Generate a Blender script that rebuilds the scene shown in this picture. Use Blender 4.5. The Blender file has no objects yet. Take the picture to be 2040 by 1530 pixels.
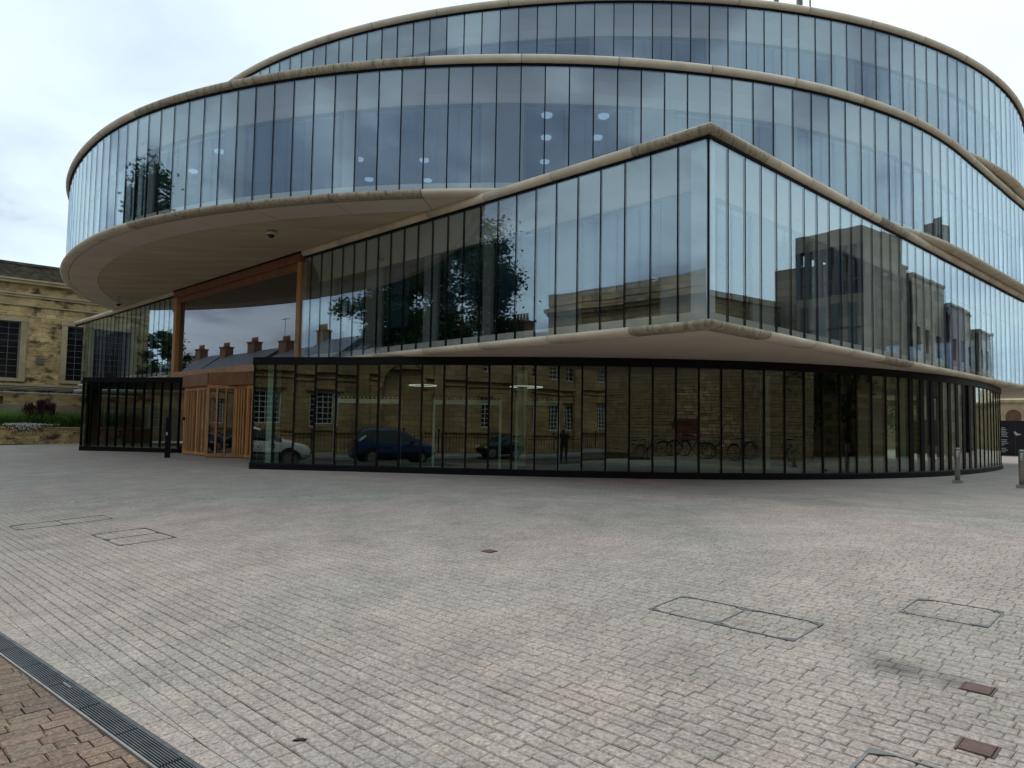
import bpy, bmesh, math, random
from mathutils import Vector, Matrix, Quaternion
random.seed(11)
R2=math.sqrt(2)
scene=bpy.context.scene
COL=scene.collection
# ------------------------------------------------------------------ camera
F_PX=1450.0; PITCH=math.atan(88/F_PX); ROLL=0.017
cam_d=bpy.data.cameras.new('camera'); cam=bpy.data.objects.new('camera',cam_d); COL.objects.link(cam)
cam_d.sensor_width=36.0; cam_d.lens=36.0*F_PX/2040; cam_d.clip_start=0.05; cam_d.clip_end=2000
_fw=Vector((0,math.cos(PITCH),math.sin(PITCH))); _rt=Vector((1,0,0)); _up=_rt.cross(_fw)
_r2=_rt*math.cos(ROLL)+_up*math.sin(ROLL); _u2=_up*math.cos(ROLL)-_rt*math.sin(ROLL)
_m=Matrix((_r2,_u2,-_fw)).transposed().to_4x4(); _m.translation=Vector((0,0,1.6)); cam.matrix_world=_m
scene.camera=cam
scene.render.resolution_x=1024; scene.render.resolution_y=768
scene.render.engine='CYCLES'
scene.cycles.transparent_max_bounces=24; scene.cycles.max_bounces=7; scene.cycles.glossy_bounces=4; scene.cycles.diffuse_bounces=3
# ------------------------------------------------------------------ world, sun, exposure
SUN_EL=math.radians(52); SUN_AZ=math.radians(25)      # compass from +Y towards +X
w=bpy.data.worlds.new('World'); scene.world=w; w.use_nodes=True
N=w.node_tree.nodes; Lk=w.node_tree.links; N.clear()
def wn(t,**k):
    n=N.new(t)
    for a,b in k.items(): setattr(n,a,b)
    return n
out=wn('ShaderNodeOutputWorld'); bg=wn('ShaderNodeBackground'); bg.inputs[1].default_value=0.10
sky=wn('ShaderNodeTexSky'); sky.sky_type='NISHITA'; sky.sun_disc=False; sky.sun_elevation=SUN_EL; sky.sun_rotation=SUN_AZ
sky.air_density=1.0; sky.dust_density=1.5; sky.ozone_density=1.0
tc=wn('ShaderNodeTexCoord'); sep=wn('ShaderNodeSeparateXYZ'); Lk.new(tc.outputs['Generated'],sep.inputs[0])
def M(op,a,b=None,c=None):
    n=wn('ShaderNodeMath',operation=op)
    for i,v in enumerate((a,b,c)):
        if v is None: continue
        if isinstance(v,(int,float)): n.inputs[i].default_value=v
        else: Lk.new(v,n.inputs[i])
    return n.outputs[0]
zc=M('MAXIMUM',sep.outputs[2],0.0); zz=M('ADD',zc,0.22)
cx=M('DIVIDE',sep.outputs[0],zz); cy=M('DIVIDE',sep.outputs[1],zz)
comb=wn('ShaderNodeCombineXYZ'); Lk.new(cx,comb.inputs[0]); Lk.new(cy,comb.inputs[1])
mp=wn('ShaderNodeMapping'); mp.inputs['Scale'].default_value=(1.0,1.0,1.0); mp.inputs['Location'].default_value=(3.1,0.7,0); Lk.new(comb.outputs[0],mp.inputs[0])
n1=wn('ShaderNodeTexNoise'); n1.inputs['Scale'].default_value=1.9; n1.inputs['Detail'].default_value=7; n1.inputs['Roughness'].default_value=0.52; n1.inputs['Distortion'].default_value=0.35; Lk.new(mp.outputs[0],n1.inputs['Vector'])
n2=wn('ShaderNodeTexNoise'); n2.inputs['Scale'].default_value=0.42; n2.inputs['Detail'].default_value=3; Lk.new(mp.outputs[0],n2.inputs['Vector'])
dens=M('ADD',M('MULTIPLY',n1.outputs[0],0.80),M('MULTIPLY',n2.outputs[0],0.22))
# brighter cloud deck on the sun's side of the sky
sd=Vector((math.sin(SUN_AZ)*math.cos(SUN_EL),math.cos(SUN_AZ)*math.cos(SUN_EL),math.sin(SUN_EL)))
dot=wn('ShaderNodeVectorMath',operation='DOT_PRODUCT'); Lk.new(tc.outputs['Generated'],dot.inputs[0]); dot.inputs[1].default_value=sd
glow=M('MULTIPLY',dot.outputs['Value'],0.21)
dens2=M('SUBTRACT',dens,glow)
cr=wn('ShaderNodeValToRGB'); e=cr.color_ramp.elements
e[0].position=0.26; e[0].color=(6.9,8.0,8.3,1)
e[1].position=0.66; e[1].color=(2.1,2.5,3.2,1)
x=cr.color_ramp.elements.new(0.38); x.color=(6.3,7.4,7.9,1)
x=cr.color_ramp.elements.new(0.49); x.color=(5.3,6.3,7.1,1)
x=cr.color_ramp.elements.new(0.57); x.color=(3.3,3.9,4.7,1)
Lk.new(dens2,cr.inputs[0])
mixw=wn('ShaderNodeMixRGB'); mixw.inputs[0].default_value=0.90; Lk.new(sky.outputs[0],mixw.inputs[1]); Lk.new(cr.outputs[0],mixw.inputs[2])
Lk.new(mixw.outputs[0],bg.inputs[0]); Lk.new(bg.outputs[0],out.inputs[0])
sun_d=bpy.data.lights.new('sun','SUN'); sun_d.energy=0.9; sun_d.angle=math.radians(22); sun_d.color=(1.0,0.96,0.9)
sun=bpy.data.objects.new('sun',sun_d); COL.objects.link(sun)
sun.rotation_euler=(-sd).to_track_quat('-Z','Y').to_euler(); sun.location=(0,0,60)
vs=scene.view_settings; vs.view_transform='Standard'; vs.look='None'; vs.exposure=0.52; vs.gamma=1.0; vs.use_curve_mapping=False

# ------------------------------------------------------------------ helpers
def US(u,s,z=0.0): return Vector(((u+s)/R2,(u-s)/R2,z))
def ug(x,y): return (x+y)/R2
def gz(x,y):
    u=(x+y)/R2; a,b,wd=1.0,8.3,0.8
    def r(t): return 0.0 if t<-wd else (t if t>wd else (t+wd)**2/(4*wd))
    return 0.42*(r(u-a)-r(u-b))/(b-a)
class MB:
    def __init__(s): s.v=[]; s.f=[]; s.m=[]; s.sm=[]
    def quad(s,a,b,c,d,m=0,sm=False):
        i=len(s.v); s.v+= [tuple(a),tuple(b),tuple(c),tuple(d)]; s.f.append((i,i+1,i+2,i+3)); s.m.append(m); s.sm.append(sm)
    def poly(s,ps,m=0,sm=False):
        i=len(s.v); s.v+=[tuple(p) for p in ps]; s.f.append(tuple(range(i,i+len(ps)))); s.m.append(m); s.sm.append(sm)
    def hexa(s,b,t,m=0):          # b,t: 4 bottom / 4 top points ccw
        i=len(s.v); s.v+=[tuple(p) for p in b]+[tuple(p) for p in t]
        for f in ((3,2,1,0),(4,5,6,7),(0,1,5,4),(1,2,6,5),(2,3,7,6),(3,0,4,7)):
            s.f.append(tuple(i+k for k in f)); s.m.append(m); s.sm.append(False)
    def box(s,c,h,ax=(1,0),m=0):  # centre, half sizes along (ax, perp, z)
        ax=Vector((ax[0],ax[1],0)).normalized(); py=Vector((-ax.y,ax.x,0)); c=Vector(c)
        q=[ax*a*h[0]+py*b*h[1] for a,b in ((-1,-1),(1,-1),(1,1),(-1,1))]
        z=Vector((0,0,h[2])); s.hexa([c+p-z for p in q],[c+p+z for p in q],m)
    def bar(s,a,b,w,h=None,m=0):  # box beam from a to b
        a=Vector(a); b=Vector(b); h=h or w; d=(b-a).normalized()
        upv=Vector((0,0,1)) if abs(d.z)<0.95 else Vector((0,1,0))
        x=d.cross(upv).normalized(); y=x.cross(d)
        q=[x*i*w/2+y*j*h/2 for i,j in ((-1,-1),(1,-1),(1,1),(-1,1))]
        s.hexa([a+p for p in q],[b+p for p in q],m)
    def tube(s,pts,r,n=8,m=0,caps=True,sm=True):
        pts=[Vector(p) for p in pts]; rs=r if isinstance(r,(list,tuple)) else [r]*len(pts)
        base=len(s.v); prev=None
        for i,p in enumerate(pts):
            d=(pts[min(i+1,len(pts)-1)]-pts[max(i-1,0)]).normalized()
            if prev is None:
                ref=Vector((0,0,1)) if abs(d.z)<0.9 else Vector((1,0,0)); x=d.cross(ref).normalized()
            else: x=(prev-d*prev.dot(d)).normalized()
            prev=x; y=d.cross(x)
            for k in range(n):
                a=2*math.pi*k/n; s.v.append(tuple(p+(x*math.cos(a)+y*math.sin(a))*rs[i]))
        for i in range(len(pts)-1):
            for k in range(n):
                a=base+i*n+k; b=base+i*n+(k+1)%n
                s.f.append((a,b,b+n,a+n)); s.m.append(m); s.sm.append(sm)
        if caps:
            s.f.append(tuple(base+k for k in reversed(range(n)))); s.m.append(m); s.sm.append(False)
            e=base+(len(pts)-1)*n; s.f.append(tuple(e+k for k in range(n))); s.m.append(m); s.sm.append(False)
    def lathe(s,c,prof,n=16,m=0,sm=True):
        c=Vector(c); base=len(s.v)
        for r,z in prof:
            for k in range(n):
                a=2*math.pi*k/n; s.v.append((c.x+r*math.cos(a),c.y+r*math.sin(a),c.z+z))
        for i in range(len(prof)-1):
            for k in range(n):
                a=base+i*n+k; b=base+i*n+(k+1)%n
                s.f.append((a,b,b+n,a+n)); s.m.append(m); s.sm.append(sm)
        s.f.append(tuple(base+k for k in reversed(range(n)))); s.m.append(m); s.sm.append(False)
        e=base+(len(prof)-1)*n; s.f.append(tuple(e+k for k in range(n))); s.m.append(m); s.sm.append(False)
    def mesh(s,name,mats):
        me=bpy.data.meshes.new(name); me.from_pydata(s.v,[],s.f)
        for m in (mats if isinstance(mats,(list,tuple)) else [mats]): me.materials.append(m)
        me.polygons.foreach_set('material_index',s.m); me.polygons.foreach_set('use_smooth',s.sm); me.update()
        return me
    def build(s,name,mats,parent=None):
        return link(name,s.mesh(name,mats),parent)
def link(name,data,parent=None):
    o=bpy.data.objects.new(name,data); COL.objects.link(o)
    if parent: o.parent=parent
    return o
def tag(o,label=None,cat=None,group=None,kind=None):
    if label: o['label']=label
    if cat: o['category']=cat
    if group: o['group']=group
    if kind: o['kind']=kind
    return o
def thing(name,label,cat,loc=(0,0,0),rz=0,group=None):
    o=bpy.data.objects.new(name,None); COL.objects.link(o); o.location=loc; o.rotation_euler=(0,0,rz)
    o.empty_display_size=0.2
    return tag(o,label,cat,group)
def copy_tree(o,parent=None):
    c=o.copy(); COL.objects.link(c); c.parent=parent
    for ch in list(o.children): copy_tree(ch,c)
    return c

# ------------------------------------------------------------------ materials
MATS={}
def mk(name,c1,c2=None,scale=4.0,rough=0.75,bump=0.0,bscale=None,stretch=(1,1,1),metal=0.0,rnd=0.0,detail=6,spec=0.5,coat=0.0,ramp=(0.35,0.65),c3=None,c3scale=0.7,c3r=(0.5,0.62),rot=0):
    m=bpy.data.materials.new(name); m.use_nodes=True; nt=m.node_tree; n=nt.nodes; l=nt.links
    b=n['Principled BSDF']; b.inputs['Roughness'].default_value=rough; b.inputs['Metallic'].default_value=metal
    b.inputs['Specular IOR Level'].default_value=spec; b.inputs['Coat Weight'].default_value=coat
    tc=n.new('ShaderNodeTexCoord'); mp=n.new('ShaderNodeMapping'); mp.inputs['Scale'].default_value=stretch; mp.inputs['Rotation'].default_value=(0,0,rot); l.new(tc.outputs['Object'],mp.inputs[0])
    col=None
    if c2 is None: 
        rgb=n.new('ShaderNodeRGB'); rgb.outputs[0].default_value=(*c1,1); col=rgb.outputs[0]
    else:
        nz=n.new('ShaderNodeTexNoise'); nz.inputs['Scale'].default_value=scale; nz.inputs['Detail'].default_value=detail; nz.inputs['Roughness'].default_value=0.6; l.new(mp.outputs[0],nz.inputs['Vector'])
        cr=n.new('ShaderNodeValToRGB'); cr.color_ramp.elements[0].position=ramp[0]; cr.color_ramp.elements[1].position=ramp[1]
        cr.color_ramp.elements[0].color=(*c1,1); cr.color_ramp.elements[1].color=(*c2,1); l.new(nz.outputs[0],cr.inputs[0]); col=cr.outputs[0]
        if c3:
            nz3=n.new('ShaderNodeTexNoise'); nz3.inputs['Scale'].default_value=c3scale; nz3.inputs['Detail'].default_value=8; nz3.inputs['Roughness'].default_value=0.65; l.new(mp.outputs[0],nz3.inputs['Vector'])
            mr=n.new('ShaderNodeMapRange'); mr.inputs[1].default_value=c3r[0]; mr.inputs[2].default_value=c3r[1]; l.new(nz3.outputs[0],mr.inputs[0])
            mx=n.new('ShaderNodeMixRGB'); l.new(mr.outputs[0],mx.inputs[0]); l.new(col,mx.inputs[1]); mx.inputs[2].default_value=(*c3,1); col=mx.outputs[0]
    if rnd>0:
        oi=n.new('ShaderNodeObjectInfo'); mr=n.new('ShaderNodeMapRange'); mr.inputs[3].default_value=1-rnd; mr.inputs[4].default_value=1+rnd; l.new(oi.outputs['Random'],mr.inputs[0])
        hs=n.new('ShaderNodeHueSaturation'); l.new(mr.outputs[0],hs.inputs['Value']); l.new(col,hs.inputs['Color']); col=hs.outputs[0]
    l.new(col,b.inputs['Base Color'])
    if bump>0:
        nb=n.new('ShaderNodeTexNoise'); nb.inputs['Scale'].default_value=bscale or scale*4; nb.inputs['Detail'].default_value=5; l.new(mp.outputs[0],nb.inputs['Vector'])
        bp=n.new('ShaderNodeBump'); bp.inputs['Strength'].default_value=bump; bp.inputs['Distance'].default_value=0.02; l.new(nb.outputs[0],bp.inputs['Height']); l.new(bp.outputs[0],b.inputs['Normal'])
    MATS[name]=m; return m
def glass(name,r0,tint,gcol=(1,1,1),wav=0.0,ws=1.2):
    m=bpy.data.materials.new(name); m.use_nodes=True; nt=m.node_tree; n=nt.nodes; l=nt.links; n.remove(n['Principled BSDF'])
    o=n['Material Output']; mix=n.new('ShaderNodeMixShader'); tr=n.new('ShaderNodeBsdfTransparent'); gl=n.new('ShaderNodeBsdfGlossy')
    tr.inputs[0].default_value=(*tint,1); gl.inputs[0].default_value=(*gcol,1); gl.inputs['Roughness'].default_value=0.0
    ge=n.new('ShaderNodeNewGeometry'); dt=n.new('ShaderNodeVectorMath'); dt.operation='DOT_PRODUCT'; l.new(ge.outputs['Incoming'],dt.inputs[0]); l.new(ge.outputs['True Normal'],dt.inputs[1])
    ab=n.new('ShaderNodeMath'); ab.operation='ABSOLUTE'; l.new(dt.outputs['Value'],ab.inputs[0])
    om=n.new('ShaderNodeMath'); om.operation='SUBTRACT'; om.inputs[0].default_value=1; l.new(ab.outputs[0],om.inputs[1])
    pw=n.new('ShaderNodeMath'); pw.operation='POWER'; pw.inputs[1].default_value=4.0; l.new(om.outputs[0],pw.inputs[0])
    mr=n.new('ShaderNodeMapRange'); mr.inputs[1].default_value=0.0; mr.inputs[2].default_value=1.0; mr.inputs[3].default_value=r0; mr.inputs[4].default_value=1.0; l.new(pw.outputs[0],mr.inputs[0])
    l.new(mr.outputs[0],mix.inputs[0]); l.new(tr.outputs[0],mix.inputs[1]); l.new(gl.outputs[0],mix.inputs[2]); l.new(mix.outputs[0],o.inputs[0])
    if wav>0:
        tc=n.new('ShaderNodeTexCoord'); nz=n.new('ShaderNodeTexNoise'); nz.inputs['Scale'].default_value=ws; nz.inputs['Detail'].default_value=1; l.new(tc.outputs['Object'],nz.inputs['Vector'])
        bp=n.new('ShaderNodeBump'); bp.inputs['Strength'].default_value=1.0; bp.inputs['Distance'].default_value=wav; l.new(nz.outputs[0],bp.inputs['Height']); l.new(bp.outputs[0],gl.inputs['Normal'])
    MATS[name]=m; return m
def emit(name,c,s):
    m=bpy.data.materials.new(name); m.use_nodes=True; n=m.node_tree.nodes; b=n['Principled BSDF']; b.inputs['Base Color'].default_value=(*c,1)
    b.inputs['Emission Color'].default_value=(*c,1); b.inputs['Emission Strength'].default_value=s; MATS[name]=m; return m

m_coping=mk('cast_stone',(0.76,0.64,0.48),(0.66,0.55,0.41),2.2,0.7,0.1,30,c3=(0.25,0.20,0.14),c3scale=1.6,c3r=(0.60,0.85),rnd=0.05)
m_copingL=mk('cast_stone_streaked',(0.50,0.41,0.29),(0.36,0.30,0.21),3.0,0.75,0.1,30,c3=(0.14,0.11,0.08),c3scale=6,c3r=(0.50,0.70),rnd=0.05,stretch=(2.2,2.2,0.12))
m_rim=mk('soffit_rim_panel',(0.74,0.60,0.48),(0.68,0.55,0.44),0.8,0.7,0.05,20,rnd=0.03)
m_soffit=mk('soffit_board_marked',(0.64,0.52,0.34),(0.46,0.36,0.23),1.1,0.8,0.05,10,stretch=(0.35,2.2,1),rot=math.radians(-44),detail=8,ramp=(0.3,0.7))
m_inner=mk('inner_cornice',(0.83,0.76,0.66),(0.78,0.71,0.61),0.5,0.7)
m_panel=mk('inner_wall_panel',(0.27,0.27,0.27),(0.22,0.22,0.22),0.6,0.6,rnd=0.25)
m_blind=mk('blind_fabric',(0.45,0.46,0.46),(0.40,0.41,0.41),1,0.8,rnd=0.2)
m_slab=mk('interior_slab',(0.22,0.21,0.2),(0.18,0.17,0.165),0.8,0.8)
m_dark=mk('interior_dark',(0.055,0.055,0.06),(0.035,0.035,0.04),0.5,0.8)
m_black=mk('black_metal',(0.006,0.006,0.007),(0.010,0.010,0.011),3,0.5,0.0,spec=0.12)
m_seal=mk('black_seal',(0.006,0.006,0.008),rough=0.6,spec=0.1)
m_wood=mk('oak_timber',(0.66,0.33,0.13),(0.44,0.20,0.07),2.2,0.5,0.1,30,stretch=(6,6,0.6),rnd=0.18)
m_woodD=mk('oak_timber_dark',(0.30,0.125,0.05),(0.19,0.075,0.03),2.0,0.5,0.1,30,stretch=(2,2,1),rnd=0.1)
m_steel=mk('brushed_steel',(0.42,0.41,0.38),(0.30,0.29,0.27),6,0.38,metal=0.85,stretch=(1,1,8))
m_steelD=mk('galvanised_steel',(0.20,0.215,0.22),(0.13,0.14,0.145),14,0.5,metal=0.6,rnd=0.08)
m_frameM=mk('cover_frame_metal',(0.16,0.165,0.17),(0.08,0.085,0.09),10,0.5,metal=0.5)
m_iron=mk('red_oxide_iron',(0.14,0.065,0.045),(0.085,0.04,0.03),14,0.7,0.3,60)
m_white=mk('white_paint',(0.72,0.73,0.72),(0.62,0.63,0.62),3,0.45)
m_plastic=mk('camera_housing',(0.55,0.55,0.53),rough=0.4)
m_dome=mk('camera_dome',(0.01,0.01,0.012),rough=0.08)
m_glassU=glass('facade_glass',0.17,(0.93,0.965,0.975),(0.76,0.91,1.0),0.0010,0.9)
m_glassD=glass('ground_floor_glass',0.10,(0.72,0.80,0.76),(0.90,0.97,0.93),0.0012,0.9)
m_glassB=glass('big_window_glass',0.15,(0.40,0.42,0.46),(0.92,0.94,1.0))
m_glassI=glass('inner_window_glass',0.06,(0.45,0.55,0.66))
m_pane=mk('dark_pane',(0.015,0.017,0.02),rough=0.08)
m_light=emit('ceiling_light',(1.0,0.97,0.9),0.85)
m_oldstone=mk('weathered_limestone',(0.74,0.54,0.25),(0.46,0.33,0.15),1.3,0.9,0.5,14,c3=(0.10,0.07,0.035),c3scale=1.1,c3r=(0.50,0.62),rnd=0.22,stretch=(1,1,1.8))
m_oldstoneD=mk('sooty_limestone',(0.15,0.125,0.09),(0.05,0.042,0.035),2.5,0.95,0.5,14,c3=(0.30,0.24,0.15),c3scale=1.5,c3r=(0.60,0.68),stretch=(1,1,3))
m_surround=mk('dressed_limestone',(0.58,0.47,0.28),(0.42,0.33,0.19),1.3,0.85,0.2,14,rnd=0.05)
m_render=mk('plinth_render',(0.30,0.26,0.20),(0.19,0.16,0.12),1.5,0.9,0.2,14,c3=(0.36,0.24,0.14),c3scale=1.2)
m_oup=mk('ashlar_limestone',(0.50,0.36,0.185),(0.30,0.21,0.11),0.6,0.85,0.2,10,c3=(0.16,0.13,0.09),c3scale=0.5,c3r=(0.55,0.75))
m_slate=mk('slate_roof',(0.10,0.10,0.12),(0.06,0.06,0.075),4,0.6)
m_brick=mk('old_brick',(0.24,0.12,0.07),(0.15,0.08,0.05),2.5,0.9,rnd=0.12)
m_pot=mk('clay_pot',(0.42,0.22,0.12),(0.3,0.15,0.08),4,0.9)
m_wallst=mk('rubble_stone',(0.66,0.46,0.26),(0.40,0.28,0.16),4,0.92,0.5,18,rnd=0.30)
m_wallred=mk('red_plastered_stone',(0.24,0.085,0.055),(0.17,0.065,0.045),4,0.92,0.5,18,rnd=0.15)
m_mortar=mk('lime_mortar',(0.12,0.10,0.075),(0.08,0.065,0.05),4,0.95)
m_tower=mk('modern_concrete',(0.44,0.36,0.27),(0.36,0.30,0.225),0.7,0.85,rnd=0.05)
m_towerD=mk('dark_cladding',(0.14,0.145,0.145),(0.10,0.105,0.105),0.7,0.6)
m_asphalt=mk('asphalt',(0.055,0.055,0.057),(0.04,0.04,0.042),6,0.9,0.3,80)
m_kerb=mk('kerb_granite',(0.33,0.32,0.30),(0.25,0.24,0.23),8,0.85,rnd=0.06)
m_hoard=mk('navy_hoarding',(0.006,0.007,0.014),(0.009,0.010,0.018),1,0.35)
m_tyre=mk('tyre_rubber',(0.012,0.012,0.012),rough=0.85)
m_carW=mk('silver_white_paint',(0.85,0.87,0.89),rough=0.22,metal=0.1,coat=0.6)
m_carB=mk('blue_paint',(0.02,0.05,0.16),rough=0.22,metal=0.3,coat=0.7)
m_carD=mk('dark_blue_paint',(0.012,0.018,0.04),rough=0.2,metal=0.3,coat=0.7)
m_cglass=mk('car_window',(0.012,0.014,0.016),rough=0.05)
m_lampw=mk('headlamp_lens',(0.6,0.62,0.65),rough=0.1)
m_lampr=mk('tail_lamp_lens',(0.3,0.01,0.01),rough=0.15)
m_soil=mk('planting_soil',(0.05,0.035,0.025),(0.03,0.022,0.016),8,0.95)
m_bark=mk('bark',(0.10,0.075,0.05),(0.06,0.045,0.03),8,0.95,0.5,30)
m_cloth=mk('dark_jacket',(0.018,0.018,0.022),(0.012,0.012,0.014),20,0.9)
m_jean=mk('dark_trousers',(0.03,0.034,0.045),(0.02,0.022,0.03),20,0.9)
m_skin=mk('skin',(0.50,0.30,0.21),(0.44,0.26,0.18),8,0.55)
m_hair=mk('dark_hair',(0.02,0.014,0.01),rough=0.6)
def coursed(name,base,bw,bh,axis=(0.7071,-0.7071),mort=0.6):
    m=MATS[base].copy(); m.name=name; nt=m.node_tree; n=nt.nodes; l=nt.links; b=n['Principled BSDF']
    g=n.new('ShaderNodeNewGeometry'); sp=n.new('ShaderNodeSeparateXYZ'); l.new(g.outputs['Position'],sp.inputs[0])
    a=n.new('ShaderNodeMath'); a.operation='MULTIPLY'; a.inputs[1].default_value=axis[0]; l.new(sp.outputs[0],a.inputs[0])
    c=n.new('ShaderNodeMath'); c.operation='MULTIPLY_ADD'; c.inputs[1].default_value=axis[1]; l.new(sp.outputs[1],c.inputs[0]); l.new(a.outputs[0],c.inputs[2])
    cb=n.new('ShaderNodeCombineXYZ'); l.new(c.outputs[0],cb.inputs[0]); l.new(sp.outputs[2],cb.inputs[1])
    bt=n.new('ShaderNodeTexBrick'); bt.inputs['Scale'].default_value=1; bt.inputs['Brick Width'].default_value=bw; bt.inputs['Row Height'].default_value=bh; bt.inputs['Mortar Size'].default_value=0.018
    bt.inputs['Color1'].default_value=(0.68,0.68,0.68,1); bt.inputs['Color2'].default_value=(1.12,1.08,1.0,1); bt.inputs['Mortar'].default_value=(mort,mort,mort*.95,1); l.new(cb.outputs[0],bt.inputs['Vector'])
    src=b.inputs['Base Color'].links[0].from_socket; mx=n.new('ShaderNodeMixRGB'); mx.blend_type='MULTIPLY'; mx.inputs[0].default_value=1; l.new(src,mx.inputs[1]); l.new(bt.outputs[0],mx.inputs[2]); l.new(mx.outputs[0],b.inputs['Base Color'])
    MATS[name]=m; return m
m_oup=coursed('coursed_ashlar','ashlar_limestone',0.75,0.32,mort=0.45)
m_tower=coursed('coursed_concrete','modern_concrete',1.2,0.6,(0.76,0.65),mort=0.6)
def leafmat(name,c1,c2):
    m=mk(name,c1,c2,1.2,0.6); n=m.node_tree.nodes; l=m.node_tree.links
    b=n['Principled BSDF']; b.inputs['Specular IOR Level'].default_value=0.25
    o=n['Material Output']; tl=n.new('ShaderNodeBsdfTranslucent'); tl.inputs[0].default_value=(c1[0]*1.2,c1[1]*1.3,c1[2],1)
    mx=n.new('ShaderNodeMixShader'); mx.inputs[0].default_value=0.3; l.new(b.outputs[0],mx.inputs[1]); l.new(tl.outputs[0],mx.inputs[2]); l.new(mx.outputs[0],o.inputs[0])
    return m
m_leaf=leafmat('green_leaf',(0.035,0.07,0.02),(0.07,0.11,0.03))
m_leafD=leafmat('dark_leaf',(0.03,0.062,0.024),(0.055,0.095,0.035))
m_grass=leafmat('grass_blade',(0.15,0.25,0.06),(0.07,0.15,0.04))
m_purple=leafmat('purple_leaf',(0.06,0.018,0.03),(0.035,0.012,0.02))
m_petal=mk('white_petal',(0.75,0.76,0.70),rough=0.7)
# paving: every sett takes one of the granite tones, plus flecks
def paver_mat(name,tones,stain=True,attr=True,brickscale=None):
    m=bpy.data.materials.new(name); m.use_nodes=True; nt=m.node_tree; n=nt.nodes; l=nt.links; b=n['Principled BSDF']; b.inputs['Roughness'].default_value=0.78
    b.inputs['Specular IOR Level'].default_value=0.35
    geo=n.new('ShaderNodeNewGeometry')
    at=n.new('ShaderNodeAttribute'); at.attribute_name='tone'
    oi=n.new('ShaderNodeObjectInfo')
    ad=n.new('ShaderNodeMath'); ad.operation='ADD'; l.new(at.outputs['Fac'],ad.inputs[0]); l.new(oi.outputs['Random'],ad.inputs[1])
    fr=n.new('ShaderNodeMath'); fr.operation='FRACT'; l.new(ad.outputs[0],fr.inputs[0])
    tone=fr.outputs[0]
    if brickscale:
        mp=n.new('ShaderNodeMapping'); mp.inputs['Rotation'].default_value=(0,0,math.radians(45)); l.new(geo.outputs['Position'],mp.inputs[0])
        bt=n.new('ShaderNodeTexBrick'); bt.inputs['Scale'].default_value=1.0; bt.inputs['Brick Width'].default_value=brickscale[0]; bt.inputs['Row Height'].default_value=brickscale[1]
        bt.inputs['Mortar Size'].default_value=0.004; bt.inputs['Color1'].default_value=(0,0,0,1); bt.inputs['Color2'].default_value=(1,1,1,1); bt.inputs['Mortar'].default_value=(0.5,0.5,0.5,1); bt.offset=0.37
        l.new(mp.outputs[0],bt.inputs['Vector']); tone=bt.outputs['Color']
    cr=n.new('ShaderNodeValToRGB'); cr.color_ramp.interpolation='LINEAR' if brickscale else 'CONSTANT'
    els=cr.color_ramp.elements
    for i,(p,c) in enumerate(tones):
        if i<2: els[i].position=p; els[i].color=(*c,1)
        else: k=els.new(p); k.color=(*c,1)
    l.new(tone,cr.inputs[0]); col=cr.outputs[0]
    # large drifts of warmer and greener stone
    nz=n.new('ShaderNodeTexNoise'); nz.inputs['Scale'].default_value=0.34; nz.inputs['Detail'].default_value=5; l.new(geo.outputs['Position'],nz.inputs['Vector'])
    crd=n.new('ShaderNodeValToRGB'); crd.color_ramp.elements[0].position=0.34; crd.color_ramp.elements[0].color=(1.0,0.99,0.955,1); crd.color_ramp.elements[1].position=0.64; crd.color_ramp.elements[1].color=(1.20,1.055,1.03,1)
    l.new(nz.outputs[0],crd.inputs[0]); mul=n.new('ShaderNodeMixRGB'); mul.blend_type='MULTIPLY'; mul.inputs[0].default_value=1; l.new(col,mul.inputs[1]); l.new(crd.outputs[0],mul.inputs[2]); col=mul.outputs[0]
    # streaky grime between mid scales
    nz4=n.new('ShaderNodeTexNoise'); nz4.inputs['Scale'].default_value=1.7; nz4.inputs['Detail'].default_value=9; nz4.inputs['Roughness'].default_value=0.7; l.new(geo.outputs['Position'],nz4.inputs['Vector'])
    mr4=n.new('ShaderNodeMapRange'); mr4.inputs[1].default_value=0.3; mr4.inputs[2].default_value=0.7; mr4.inputs[3].default_value=0.78; mr4.inputs[4].default_value=1.18; l.new(nz4.outputs[0],mr4.inputs[0])
    hs=n.new('ShaderNodeHueSaturation'); l.new(mr4.outputs[0],hs.inputs['Value']); l.new(col,hs.inputs['Color']); col=hs.outputs[0]
    # flecks
    nf=n.new('ShaderNodeTexNoise'); nf.inputs['Scale'].default_value=95; nf.inputs['Detail'].default_value=2; l.new(geo.outputs['Position'],nf.inputs['Vector'])
    mf=n.new('ShaderNodeMapRange'); mf.inputs[1].default_value=0.66; mf.inputs[2].default_value=0.73; mf.inputs[3].default_value=0; mf.inputs[4].default_value=0.75; l.new(nf.outputs[0],mf.inputs[0])
    mxf=n.new('ShaderNodeMixRGB'); l.new(mf.outputs[0],mxf.inputs[0]); l.new(col,mxf.inputs[1]); mxf.inputs[2].default_value=(0.66,0.64,0.60,1); col=mxf.outputs[0]
    vg=n.new('ShaderNodeTexVoronoi'); vg.inputs['Scale'].default_value=1.6; l.new(geo.outputs['Position'],vg.inputs['Vector'])
    mg=n.new('ShaderNodeMapRange'); mg.inputs[1].default_value=0.022; mg.inputs[2].default_value=0.034; mg.inputs[3].default_value=0.55; mg.inputs[4].default_value=0; l.new(vg.outputs['Distance'],mg.inputs[0])
    mxg=n.new('ShaderNodeMixRGB'); l.new(mg.outputs[0],mxg.inputs[0]); l.new(col,mxg.inputs[1]); mxg.inputs[2].default_value=(0.14,0.135,0.13,1); col=mxg.outputs[0]
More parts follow.
